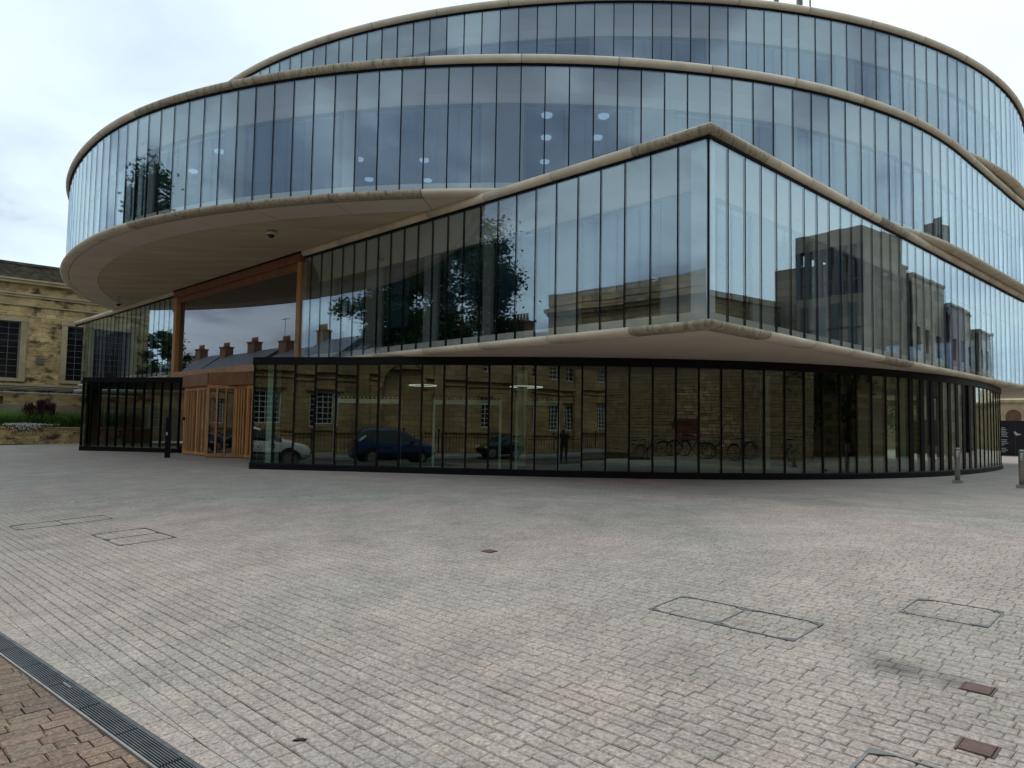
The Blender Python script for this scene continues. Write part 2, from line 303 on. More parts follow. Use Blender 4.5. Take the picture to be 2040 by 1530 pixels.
    nz2=n.new('ShaderNodeTexNoise'); nz2.inputs['Scale'].default_value=45; nz2.inputs['Detail'].default_value=4; nz2.inputs['Roughness'].default_value=0.75; l.new(geo.outputs['Position'],nz2.inputs['Vector'])
    mr=n.new('ShaderNodeMapRange'); mr.inputs[1].default_value=0.35; mr.inputs[2].default_value=0.68; mr.inputs[3].default_value=0.60; mr.inputs[4].default_value=1.45; l.new(nz2.outputs[0],mr.inputs[0])
    hs2=n.new('ShaderNodeHueSaturation'); l.new(mr.outputs[0],hs2.inputs['Value']); l.new(col,hs2.inputs['Color']); col=hs2.outputs[0]
    if brickscale:
        mj=n.new('ShaderNodeMixRGB'); l.new(bt.outputs['Fac'],mj.inputs[0]); l.new(col,mj.inputs[1]); mj.inputs[2].default_value=(0.22,0.205,0.18,1); col=mj.outputs[0]
    if stain:
        for (sx,sy,r,st) in ((2.30,4.38,0.36,0.85),(2.50,4.16,0.2,0.5),(-1.9,8.8,0.5,0.25),(5.2,12.5,1.3,0.3)):
            vm=n.new('ShaderNodeVectorMath'); vm.operation='DISTANCE'; l.new(geo.outputs['Position'],vm.inputs[0]); vm.inputs[1].default_value=(sx,sy,gz(sx,sy))
            a2=n.new('ShaderNodeMath'); a2.operation='MULTIPLY_ADD'; l.new(nz4.outputs[0],a2.inputs[0]); a2.inputs[1].default_value=r*1.3; l.new(vm.outputs['Value'],a2.inputs[2])
            ms=n.new('ShaderNodeMapRange'); ms.interpolation_type='SMOOTHSTEP'; ms.inputs[1].default_value=r*0.55; ms.inputs[2].default_value=r*1.55; ms.inputs[3].default_value=st; ms.inputs[4].default_value=0; l.new(a2.outputs[0],ms.inputs[0])
            mx=n.new('ShaderNodeMixRGB'); l.new(ms.outputs[0],mx.inputs[0]); l.new(col,mx.inputs[1]); mx.inputs[2].default_value=(0.085,0.08,0.075,1); col=mx.outputs[0]
    l.new(col,b.inputs['Base Color'])
    bp=n.new('ShaderNodeBump'); bp.inputs['Strength'].default_value=0.55; bp.inputs['Distance'].default_value=0.006; l.new(nz2.outputs[0],bp.inputs['Height']); l.new(bp.outputs[0],b.inputs['Normal'])
    MATS[name]=m; return m
GT=[(0.0,(0.351,0.323,0.289)),(0.22,(0.362,0.332,0.295)),(0.45,(0.341,0.314,0.280)),(0.62,(0.362,0.323,0.292)),(0.74,(0.365,0.334,0.287)),(0.84,(0.347,0.323,0.292)),(0.93,(0.324,0.297,0.265)),(0.975,(0.382,0.348,0.297))]
m_pave=paver_mat('granite_setts',GT)
m_pavefar=paver_mat('granite_setts_distant',[(0.0,(0.33,0.305,0.275)),(0.35,(0.348,0.323,0.29)),(0.7,(0.335,0.31,0.277)),(1.0,(0.358,0.33,0.287))],brickscale=(0.128,0.09))
m_bpave=paver_mat('brown_clay_pavers',[(0.0,(0.205,0.145,0.11)),(0.25,(0.23,0.17,0.125)),(0.5,(0.175,0.13,0.10)),(0.72,(0.21,0.165,0.12)),(0.93,(0.26,0.185,0.12)),(0.985,(0.31,0.26,0.19))],stain=False)
m_bed=mk('jointing_sand',(0.32,0.29,0.25),(0.14,0.13,0.11),2.2,0.95)
m_bedB=mk('jointing_earth',(0.045,0.035,0.022),(0.03,0.025,0.015),20,0.95,c3=(0.05,0.06,0.02),c3scale=3)

# ------------------------------------------------------------------ ground
D0=Vector((-3.69,5.40)); D1=Vector((-1.44,3.43)); DD=(D1-D0).normalized(); DN=Vector((DD.y,-DD.x))   # DN towards the street side
if DN.x+DN.y>0: DN=-DN
DW=0.105
def dside(x,y): return (Vector((x,y))-D0).dot(DN)      # >0 on the street side of the drain's plaza edge
def gridsheet(name,us,ss,zf,m,kind='structure'):
    mb=MB(); idx={}
    for i,u in enumerate(us):
        for j,s in enumerate(ss):
            p=US(u,s); mb.v.append((p.x,p.y,zf(u,s)))
    k=len(ss)
    for i in range(len(us)-1):
        for j in range(len(ss)-1):
            a=i*k+j; mb.f.append((a,a+1,a+k+1,a+k)); mb.m.append(0); mb.sm.append(True)
    o=mb.build(name,m); me=o.data
    if me.polygons[0].normal.z<0: me.flip_normals()
    return tag(o,kind=kind)
tag_ground=[]
def gu(u): p=US(u,0); return gz(p.x,p.y)
ustep=[-1.5+0.25*i for i in range(48)]+[12,16,22,30,45,70,110,180,300]
# far ground right out to the horizon
g=MB(); S=900
g.quad((-S,-S,-0.35),(S,-S,-0.35),(S,S,-0.35),(-S,S,-0.35)); tag(g.build('ground',m_asphalt),kind='structure')
YC=13.0
def sheet_xy(name,y0,y1,xf0,xf1,step,dz,m):
    mb=MB(); rows=int(math.ceil((y1-y0)/step)); prev=None; nx=60
    for r in range(rows+1):
        y=min(y0+r*step,y1); x0=xf0(y); x1=xf1(y)
        for c in range(nx+1):
            xx=x0+(x1-x0)*c/nx; mb.v.append((xx,y,gz(xx,y)+dz))
    for r in range(rows):
        for c in range(nx):
            a=r*(nx+1)+c; mb.f.append((a,a+1,a+nx+2,a+nx+1)); mb.m.append(0); mb.sm.append(True)
    return tag(mb.build(name,m),kind='structure')
def xdr(y): # x on the plaza edge of the drain at depth y
    t=(y-D0.y)/DD.y; return D0.x+DD.x*t
bed=sheet_xy('plaza_bed',-8,YC,lambda y:xdr(y),lambda y:40,0.25,0.0,m_bed)
# distant paving follows the same fall
sheet_xy('plaza_paving',YC,90,lambda y:xdr(y),lambda y:160,0.6,0.009,m_pavefar)
# street side: brown pavement, kerb, road, far pavement
mb=MB()
ysteps=[-40,-20,-8]+[-7+0.5*i for i in range(80)]+[40,60,120]
for a,b in zip(ysteps[:-1],ysteps[1:]):
    def row(y): 
        x1=xdr(y)-0.13*1.0; x0=(-1.62*R2)-y
        return (x0,x1)
    (a0,a1),(b0,b1)=row(a),row(b)
    mb.quad((a0,a,-0.008),(a1+0.2,a,-0.008),(b1+0.2,b,-0.008),(b0,b,-0.008))
tag(mb.build('pavement',m_bedB),kind='structure')
gridsheet('road',[-9.0,-5.3,-1.62],[-140,-60,-20,0,20,60,140],lambda u,s:-0.12,m_asphalt)
gridsheet('far_pavement',[-30,-12,-9.0],[-140,-60,-20,0,20,60,140],lambda u,s:0.0,m_pavefar)
for (u0,u1,nm) in ((-1.62,-1.48,'kerb'),(-9.14,-9.0,'kerb')):
    k=MB()
    for s0,s1 in ((-140,-40),(-40,40),(40,140)):
        k.hexa([US(u0,s0,-0.3),US(u1,s0,-0.3),US(u1,s1-0.01,-0.3),US(u0,s1-0.01,-0.3)],[US(u0,s0,0.006),US(u1,s0,0.006),US(u1,s1-0.01,0.006),US(u0,s1-0.01,0.006)])
    tag(k.build(nm,m_kerb),kind='structure')
l=MB(); 
for i in range(-30,20): l.quad(US(-5.25,i*4,-0.116),US(-5.13,i*4,-0.116),US(-5.13,i*4+2,-0.116),US(-5.25,i*4+2,-0.116))
tag(l.build('road_marking',m_white),kind='structure')

# ---- granite setts, row by row (rows run along s, stacked along u)
PW,PJ=0.0885,0.0032
lens=[0.105,0.12,0.135,0.155]
slopeN={}
COVERS=[]   # (centre, halfU, halfV) areas where setts are left out
IRON=[(Vector((2.57,4.06)),0.066,0.080),(Vector((2.15,3.41)),0.068,0.080),(Vector((-0.215,7.955)),0.060,0.077)]
def sett_mesh(L,W,h=0.030,bev=0.005,seed=0):
    rr=random.Random(seed); mb=MB(); a,b=L/2,W/2
    j=lambda s:rr.uniform(-s,s)
    lo=[(-a+j(.002),-b+j(.002),-h),(a+j(.002),-b+j(.002),-h),(a+j(.002),b+j(.002),-h),(-a+j(.002),b+j(.002),-h)]
    mi=[(p[0],p[1],-bev) for p in lo]; to=[(p[0]*(1-bev*1.3/a),p[1]*(1-bev*1.3/b),j(0.0012)) for p in lo]
    mb.v=lo+mi+to
    for k in range(4):
        n2=(k+1)%4; mb.f+=[(k,n2,n2+4,k+4),(k+4,n2+4,n2+8,k+8)]
    mb.f.append((8,9,10,11)); mb.m=[0]*9; mb.sm=[False]*9
    return mb
def clipped(x,y,L,W,sgn,lim,dz,zf,h=0.03):
    """sett outline cut where sgn*dside > sgn*lim; returns a mesh builder or None"""
    X=Vector((1,-1)).normalized(); Y=Vector((1,1)).normalized(); c=Vector((x,y))
    P=[c+X*a*L/2+Y*b*W/2 for a,b in ((-1,-1),(1,-1),(1,1),(-1,1))]
    out=[]; f=lambda p:sgn*(dside(p.x,p.y)-lim)
    for i in range(4):
        a,b=P[i],P[(i+1)%4]; fa,fb=f(a),f(b)
        if fa<=0: out.append(a)
        if (fa<0<fb) or (fb<0<fa): out.append(a.lerp(b,fa/(fa-fb)))
    if len(out)<3: return None
    ar=abs(sum(out[i].x*out[(i+1)%len(out)].y-out[(i+1)%len(out)].x*out[i].y for i in range(len(out))))/2
    if ar<0.0006: return None
    m=MB(); n=len(out); hi=[(p.x,p.y,zf(p.x,p.y)+dz) for p in out]; lo=[(a,b,z-h) for a,b,z in hi]
    m.poly(hi)
    for i in range(n): j=(i+1)%n; m.quad(lo[i],lo[j],hi[j],hi[i])
    return m
plaza=thing('granite_sett_paving','pale granite setts laid in straight rows across the open plaza','paving')
setts=[]; edge_setts=[]
smin,smax,umin,umax=-19,4,0.6,24
nrow=int((umax-umin)/(PW)) 
for r in range(nrow):
    u=umin+r*PW; s=smin-random.random()*0.15
    while s<smax:
        L=random.choice(lens); sc=s+L/2; s+=L
        p=US(u,sc); y=p.y; xx=p.x
        if y>YC or y<1.9: continue
        if abs(xx)>0.80*y+1.2: continue
        ds=dside(xx,y)
        if ds>-0.128-0.10:
            if ds<-0.128+0.10 and 2.2<y<9:
                mm_=clipped(xx,y,L-0.004,0.0845,1,-0.130,0.012,gz)
                if mm_: edge_setts.append(mm_)
            continue
        skip=False
        for c,hu,hv in IRON:
            d=Vector((xx,y))-c
            if abs((d.x+d.y)/R2)<hu-0.04 and abs((d.x-d.y)/R2)<hv-0.065: skip=True
        if skip: continue
        setts.append((y,xx,L))
setts.sort(key=lambda t:t[0]+0.25*abs(t[1]))
ang=math.atan2(-1,1)
vis=[t for t in setts if abs(t[1])<0.72*t[0] and t[0]>3.18]; visset=set(id(t) for t in vis[:300])
sm_meshes={}
for L in lens:
    for k in range(2): sm_meshes[(L,k)]=sett_mesh(L-PJ,PW-PJ,seed=int(L*1000)+k).mesh('sett',m_pave)
def place_frame(x,y):
    e=0.05; n=Vector((-(gz(x+e,y)-gz(x-e,y))/(2*e),-(gz(x,y+e)-gz(x,y-e))/(2*e),1)).normalized()
    X=Vector((1,-1,0)).normalized(); X=(X-n*X.dot(n)).normalized(); Y=n.cross(X)
    return X,Y,n
for t in vis[:300]:
    y,xx,L=t; X,Y,n=place_frame(xx,y)
    o=link('sett',sm_meshes[(L,random.randint(0,1))],plaza)
    mt=Matrix((X,Y,n)).transposed().to_4x4(); mt.translation=Vector((xx,y,gz(xx,y)+0.012+random.uniform(-.0015,.0015)))
    o.matrix_local=mt
V=[];Fc=[];tone=[]
tmpl={}
for L in lens: tmpl[L]=sett_mesh(L-PJ,PW-PJ,seed=3)
for t in setts:
    if id(t) in visset: continue
    y,xx,L=t; X,Y,n=place_frame(xx,y); mb=tmpl[L]; b=len(V); c=Vector((xx,y,gz(xx,y)+0.012+random.uniform(-.0015,.0015)))
    for v in mb.v[4:]: q=c+X*v[0]+Y*v[1]+n*v[2]; V.append((q.x,q.y,q.z))
    for f in mb.f:
        if min(f)<4: continue
        Fc.append(tuple(b+k-4 for k in f))
    tone+= [random.random()]*8
me=bpy.data.meshes.new('sett_field'); me.from_pydata(V,[],Fc); at=me.attributes.new('tone','FLOAT','POINT'); at.data.foreach_set('value',tone); me.materials.append(m_pave)
tag(link('sett_field',me,plaza),kind='stuff')

for q in edge_setts: q.build('cut_sett',m_pave,plaza)
t=-3.9
while t<4.6:      # border course laid along the drain
    L=random.choice([0.15,0.18,0.2]); q=MB()
    def bp(a,o,dz):
        p=D0+DD*a+DN*o; return (p.x,p.y,gz(p.x,p.y)+dz)
    a0,a1=t+.002,t+L-.003; r_=[(a0,-.126),(a0,-.029),(a1,-.029),(a1,-.126)]
    q.hexa([bp(a,o,-.02) for a,o in r_][::-1],[bp(a,o,.012) for a,o in r_][::-1]); q.build('border_sett',m_pave,plaza); t+=L
# ---- brown clay pavers on the street side of the drain (rows run along u)
brown=thing('brown_paver_pavement','brown clay pavers with open dark joints in the near corner','paving')
ang2=0
cells=[]
s=-9.0
while s<2.5:
    wd=random.choice([0.098,0.098,0.104]); u=-1.45-random.random()*0.15
    while u<2.2:
        L=random.choice([0.10,0.15,0.19,0.19,0.20]); cells.append((u+L/2,s+wd/2,L,wd)); u+=L
    s+=wd
cl=[]
for u,sc,L,wd in cells:
    p=US(u,sc)
    if p.y<1.5 or p.y>9: continue
    ds=dside(p.x,p.y)
    if ds<DW+0.018+0.13:
        if ds>DW-0.09 and 2.3<p.y<8:
            mm_=clipped(p.x,p.y,wd-.006,L-.006,-1,DW+0.019,0.012,lambda a,b:gz(a,b)*.5)
            if mm_: mm_.build('cut_paver',m_bpave,brown)
        continue
    cl.append((p.y,p.x,L,wd))
cl.sort(key=lambda t: abs(t[1]+2.2)+abs(t[0]-3.6))
bcache={}
V=[];Fc=[];tone=[]
for i,(y,xx,L,wd) in enumerate(cl):
    if i<220:
        k=(L,wd)
        if k not in bcache: bcache[k]=sett_mesh(wd-0.007,L-0.007,seed=int(L*999)).mesh('paver',m_bpave)
        o=link('paver',bcache[k],brown); X,Y,n=place_frame(xx,y)
        mt=Matrix((X,Y,n)).transposed().to_4x4(); mt.translation=Vector((xx,y,gz(xx,y)*0.5+0.012+random.uniform(-.002,.002))); o.matrix_local=mt
    else:
        mb=sett_mesh(wd-0.007,L-0.007,seed=i); X,Y,n=place_frame(xx,y); b=len(V); c=Vector((xx,y,gz(xx,y)*0.5+0.012))
        for v in mb.v[4:]: q=c+X*v[0]+Y*v[1]+n*v[2]; V.append((q.x,q.y,q.z))
        for f in mb.f:
            if min(f)>=4: Fc.append(tuple(b+k-4 for k in f))
        tone+=[random.random()]*8
me=bpy.data.meshes.new('paver_field'); me.from_pydata(V,[],Fc); at=me.attributes.new('tone','FLOAT','POINT'); at.data.foreach_set('value',tone); me.materials.append(m_bpave)
tag(link('paver_field',me,brown),kind='stuff')

# ---- slot drain
drain=thing('drainage_channel','long steel slotted drain between brown pavers and pale setts','drain')
def dpt(t,o,dz=0.0):
    p=D0+DD*t+DN*o; return Vector((p.x,p.y,gz(p.x,p.y)+dz))
SEC=0.5; t=-3.6; 
tr=MB(); tr.hexa([dpt(-4,0,-.09),dpt(-4,DW,-.09),dpt(8,DW,-.09),dpt(8,0,-.09)],[dpt(-4,0,-.05),dpt(-4,DW,-.05),dpt(8,DW,-.05),dpt(8,0,-.05)])
tr.build('channel_trough',m_seal,drain)
for o0,o1,nm,mm in ((-0.026,-0.004,'edge_strip',m_frameM),(DW+0.004,DW+0.016,'edge_strip',m_kerb)):
    e_=MB(); n_=24
    for i in range(n_):
        a=-4+12*i/n_; b=-4+12*(i+1)/n_
        e_.hexa([dpt(a,o0,-.08),dpt(a,o1,-.08),dpt(b,o1,-.08),dpt(b,o0,-.08)],[dpt(a,o0,.013),dpt(a,o1,.013),dpt(b,o1,.013),dpt(b,o0,.013)])
    e_.build(nm,mm,drain)
while t<6.5:
    sec=MB(); off=random.uniform(-.0015,.0015)
    nb=8
    for i in range(nb):
        o=0.003+(DW-0.012)*i/(nb-1)
        sec.hexa([dpt(t+.008,o+off,-.02),dpt(t+.008,o+.005+off,-.02),dpt(t+SEC-.006,o+.005+off,-.02),dpt(t+SEC-.006,o+off,-.02)],[dpt(t+.008,o+off,.014),dpt(t+.008,o+.005+off,.014),dpt(t+SEC-.006,o+.005+off,.014),dpt(t+SEC-.006,o+off,.014)])
    for q in (0.03,0.17,0.31,0.46):
        sec.hexa([dpt(t+q,.004,-.03),dpt(t+q,DW-.004,-.03),dpt(t+q+.008,DW-.004,-.03),dpt(t+q+.008,.004,-.03)],[dpt(t+q,.004,-.004),dpt(t+q,DW-.004,-.004),dpt(t+q+.008,DW-.004,-.004),dpt(t+q+.008,.004,-.004)])
    o_=sec.build('grating',m_steelD,drain); t+=SEC
c_=MB()
c_.hexa([dpt(1.4,.018,.012),dpt(1.4,.032,.012),dpt(1.53,.032,.012),dpt(1.53,.018,.012)],[dpt(1.4,.018,.017),dpt(1.4,.032,.017),dpt(1.53,.032,.017),dpt(1.53,.018,.017)])
c_.build('locking_plate',m_steel,drain)

# ---- recessed covers
def cover(center,hu,hv,label,divs=(),big=0.011,hole=True):
    c=Vector(center); th=thing('recessed_cover',label,'manhole cover',(c.x,c.y,gz(c.x,c.y)),0,'recessed paving covers in the plaza')
    def P(u,s,dz):
        q=Vector((c.x+(u+s)/R2,c.y+(u-s)/R2)); return Vector((q.x-c.x,q.y-c.y,gz(q.x,q.y)+dz-gz(c.x,c.y)))
    def strip(mb,u0,u1,s0,s1): mb.hexa([P(u0,s0,.0),P(u1,s0,.0),P(u1,s1,.0),P(u0,s1,.0)],[P(u0,s0,.017),P(u1,s0,.017),P(u1,s1,.017),P(u0,s1,.017)])
    f=MB(); w=big
    strip(f,-hu,-hu+w,-hv,hv); strip(f,hu-w,hu,-hv,hv); strip(f,-hu+w,hu-w,-hv,-hv+w); strip(f,-hu+w,hu-w,hv-w,hv)
    for d in divs:
        if d[0]=='s': strip(f,-hu+w,hu-w,d[1]-w/2,d[1]+w/2)
        else: strip(f,d[1]-w/2,d[1]+w/2,-hv+w,hv-w)
    f.build('frame',m_frameM,th)
    cells=[(-hv,hv)]
    ss=sorted([-hv]+[d[1] for d in divs if d[0]=='s']+[hv]); uu=sorted([-hu]+[d[1] for d in divs if d[0]=='u']+[hu])
    for a,b in zip(ss[:-1],ss[1:]):
        for a2,b2 in zip(uu[:-1],uu[1:]):
            for (pu,du) in ((a2+w,1),(b2-w,-1)):
                for (ps,ds) in ((a+w,1),(b-w,-1)):
                    k=MB(); e1=0.055; e2=0.10
                    tri=[(pu,ps),(pu+du*e1,ps),(pu,ps+ds*e2)]
                    lo=[P(q[0],q[1],.010) for q in tri]; hi=[P(q[0],q[1],.0185) for q in tri]
                    if du*ds<0: lo.reverse(); hi.reverse()
                    k.poly(hi); 
                    for i in range(3): j=(i+1)%3; k.quad(lo[i],lo[j],hi[j],hi[i])
                    o=k.build('corner_plate',m_frameM,th)
                    if hole and (du*ds>0):
                        h=MB(); q=P(pu+du*.016,ps+ds*.028,.0187); X=Vector((1,-1,0)).normalized()*0.011; Y=Vector((1,1,0)).normalized()*.006
                        h.poly([q+X*math.cos(a_)+Y*math.sin(a_)+Vector((0,0,0.0006)) for a_ in [k_*math.pi/4 for k_ in range(8)]]); h.build('key_hole',m_seal,o)
    return th
cover((1.652,5.455),0.25,0.57,'double cover filled with setts, in the middle of the right foreground',[('s',0.0)])
cover((3.25,5.43),0.245,0.285,'single square cover filled with setts, nearest the right edge of the picture')
cover((-4.80,9.39),0.33,0.56,'twin cover filled with setts in front of the timber doors',[('s',0.0)],big=0.007)
cover((-6.49,10.67),0.60,0.265,'long cover farthest to the left, partly lost in the setts',[('u',-0.02)],big=0.006)
cover((1.66+0.135,3.45-0.40),0.19,0.36,'cover cut by the bottom edge of the picture, with a steel corner plate',big=0.016)
# shift the last one so that its far corner is where the photograph has it
for i,(c,hu,hv) in enumerate(IRON):
    z=gz(c.x,c.y); X,Y,n=place_frame(c.x,c.y)
    th=thing('iron_cover',['rusty red iron cover beside the dark stain on the setts','rusty red iron cover nearest to the camera, bottom right','small rusty red iron cover alone in the middle of the plaza'][i],'access cover',(0,0,0),0,'small red iron access covers')
    mt=Matrix((X,Y,n)).transposed().to_4x4(); mt.translation=Vector((c.x,c.y,z-0.001)); th.matrix_world=mt
    a=MB(); a.box((0,0,0.004),(hv,hu,0.012)); a.build('rim',m_iron,th)
    a=MB(); a.box((0,0,0.0175),(hv-0.016,hu-0.004,0.0015)); l_=a.build('lid',m_iron,th)
    for sx in (-1,1):
        a=MB(); a.box((sx*(hv-0.013),0,0.0168),(0.0015,hu-0.004,0.0012)); a.build('slot',m_seal,th)
        a=MB(); a.lathe((sx*(hv-0.024),sx*(hu-0.03),0.0192),[(0.004,0),(0.004,0.0006)],8); a.build('key_hole',m_seal,th)
lf=MB(); x0,y0=-1.006,3.651; z=gz(x0,y0)+0.016
lf.poly([(x0-.035,y0-.01,z),(x0-.01,y0-.016,z+.004),(x0+.022,y0-.006,z+.003),(x0+.04,y0+.006,z),(x0+.012,y0+.014,z+.004),(x0-.02,y0+.008,z+.002)])
lf.poly([(x0-.035,y0-.01,z-.002),(x0-.02,y0+.008,z-.001),(x0+.012,y0+.014,z),(x0+.04,y0+.006,z-.002),(x0+.022,y0-.006,z),(x0-.01,y0-.016,z)])
tag(lf.build('fallen_leaf',m_hair),'single dark dead leaf lying on the setts','leaf')

# ------------------------------------------------------------------ path helpers for the glass building
ZB=0.42
C0=Vector((3.37,12.46)); dL=Vector((-1.0079,1)).normalized(); dR=Vector((1.0675,1)).normalized()
nL=Vector((-dL.y,dL.x)); nL=nL if nL.y<0 else -nL
nR=Vector((dR.y,-dR.x)); nR=nR if nR.y<0 else -nR
class Path:
    m0=None; m1=None; straight=False      # polyline with cumulative length; outward normal given by side
    def __init__(s,pts,closed=False):
        s.p=[Vector(q) for q in pts]; s.c=[0]
        for a,b in zip(s.p[:-1],s.p[1:]): s.c.append(s.c[-1]+(b-a).length)
        s.L=s.c[-1]
    def at(s,t,off=0.0):
        if s.m1 is not None and t>s.L-0.02: return s.p[-1]+s.m1*off
        if s.m0 is not None and t<0.02: return s.p[0]+s.m0*off
        t=max(0,min(s.L,t)); i=0
        lo,hi=0,len(s.c)-2
        while lo<hi:
            m=(lo+hi+1)//2
            if s.c[m]<=t: lo=m
            else: hi=m-1
        i=lo; a,b=s.p[i],s.p[i+1]; f=(t-s.c[i])/max(1e-9,(s.c[i+1]-s.c[i])); q=a.lerp(b,f)
        # smooth normal
        e=0.25; d=(s._raw(t+e)-s._raw(t-e)); 
        if d.length<1e-6: d=b-a
        d.normalize(); n=Vector((d.y,-d.x)); 
        return q+n*off
    def _raw(s,t):
        t=max(0,min(s.L,t)); lo,hi=0,len(s.c)-2
        while lo<hi:
            m=(lo+hi+1)//2
            if s.c[m]<=t: lo=m
            else: hi=m-1
        return s.p[lo].lerp(s.p[lo+1],(t-s.c[lo])/max(1e-9,(s.c[lo+1]-s.c[lo])))
def sweep(mb,path,t0,t1,prof,step=0.35,m=0,sm=True,caps=True):
    """prof: closed list (off,z); swept from t0 to t1"""
    n=1 if path.straight else max(1,int(math.ceil((t1-t0)/step))); base=len(mb.v); k=len(prof)
    for i in range(n+1):
        t=t0+(t1-t0)*i/n
        for o,z in prof:
            q=path.at(t,o); mb.v.append((q.x,q.y,z))
    for i in range(n):
        for j in range(k):
            a=base+i*k+j; b=base+i*k+(j+1)%k
            mb.f.append((a,a+k,b+k,b)); mb.m.append(m); mb.sm.append(sm)
    if caps:
        mb.f.append(tuple(base+j for j in range(k))); mb.m.append(m); mb.sm.append(False)
        e=base+n*k; mb.f.append(tuple(e+j for j in reversed(range(k)))); mb.m.append(m); mb.sm.append(False)
def rect(o0,o1,z0,z1): return [(o0,z0),(o1,z0),(o1,z1),(o0,z1)]
def circ(o,z,r,n=12,sq=1.0): return [(o+r*math.cos(2*math.pi*k/n),z+r*sq*math.sin(2*math.pi*k/n)) for k in range(n)]
# All paths run left to right as seen from outside (so that the normal (dy,-dx) points outwards)
pL=Path([C0+dL*38.3,C0]); pR=Path([C0,C0+dR*34])
mit=(nL+nR)/(1+nL.dot(nR)); pL.m1=mit; pR.m0=mit; pL.straight=pR.straight=True
def polar(cx,cy,rf,a0,a1,n): return [(cx+rf(a)*math.sin(a),cy-rf(a)*math.cos(a)) for a in [a0+(a1-a0)*i/n for i in range(n+1)]]
# drum 2 : measured deviation from a circle
t2=[(-16.2,25.9,-.18),(-14.4,23.5,-.15),(-13.2,22.2,-.06),(-12,21,.02),(-10.8,20,.11),(-8.6,18.7,.09),(-6.6,17.8,.05),(-4,17,.05),(-2.1,16.7,.02),(1.3,16.5,.01),(4.4,16.9,.01),(7,17.5,.03),(8.1,18,-.05),(9.2,18.5,-.08),(10.6,19.3,-.2),(11.9,20.2,-.25),(13.1,21.1,-.25),(14.7,22.4,-.17),(16.5,24,.05),(18.7,26.2,.5)]
c2x,c2y,R2D=0.73,36.78,20.24
t2=[q for q in t2 if q[0]<11.0]
dev=[(math.atan2(a-c2x,-(b-c2y)),d) for a,b,d in t2]
for yy in (20.4,21.2,22.2,23.4,24.8,26.3,28.0,29.6):
    xx=1.0675*yy-9.94+0.30; dev.append((math.atan2(xx-c2x,-(yy-c2y)),math.hypot(xx-c2x,yy-c2y)-R2D))
dev=[(a,d) for a,d in dev]
dev=[(-3.2,-0.1),(-2.2,-0.1),(-1.6,-0.15)]+sorted(dev)+[(1.75,1.2),(2.4,0.3),(3.2,-0.1)]
def r2(a):
    for (a0,d0),(a1,d1) in zip(dev[:-1],dev[1:]):
        if a0<=a<=a1:
            f=(a-a0)/(a1-a0); f=f*f*(3-2*f)*0.5+f*0.5; return R2D+d0+(d1-d0)*f
    return R2D
def smooth_r(rf): 
    return lambda a:sum(rf(a+k*0.03) for k in range(-3,4))/7
r2s=smooth_r(r2)
pD2=Path(polar(c2x,c2y,r2s,-1.95,1.35,220))
c3x,c3y,R3D=3.71,39.63,20.03
pD3=Path(polar(c3x,c3y,lambda a:R3D,-1.6,1.5,180))
PV=[-7.007551319247629e-07,-2.5312165139372594e-06,0.0012603315735595561,0.0160759790539894,-0.12142970340876925,17.985583529507753]
def pvy(x): 
    r=0
    for c in PV: r=r*x+c
    return r
pP=Path([( -6.81+(17.9+6.81)*i/120, pvy(-6.81+(17.9+6.81)*i/120)) for i in range(121)]+[(18.3,27.6),(18.45,28.6),(18.4,29.8),(18.0,31.0)])
bld=thing('round_glass_building','large building of stacked round glass drums over a square glass storey, pale stone rims','building')
def pane(parent,path,t0,t1,z0,z1,mat,jit=0.0016,gap=0.011,name='glass_pane'):
    a=path.at(t0+gap); b=path.at(t1-gap); c=(a+b)/2; d=(b-a); L=d.length/2; d.normalize()
    j=random.uniform(-jit,jit); d=Vector((d.x*math.cos(j)-d.y*math.sin(j),d.x*math.sin(j)+d.y*math.cos(j)))
    n=Vector((d.y,-d.x)); th=0.010
    m=MB(); tl=random.uniform(-jit,jit)*0.6*(z1-z0)/2
    def P(k,o,z,s): q=c+d*k+n*(o+s*tl); return (q.x,q.y,z)
    m.hexa([P(-L,th,z0,-1),P(-L,-th,z0,-1),P(L,-th,z0,-1),P(L,th,z0,-1)][::-1],[P(-L,th,z1,1),P(-L,-th,z1,1),P(L,-th,z1,1),P(L,th,z1,1)][::-1])
    return m.build(name,mat,parent)
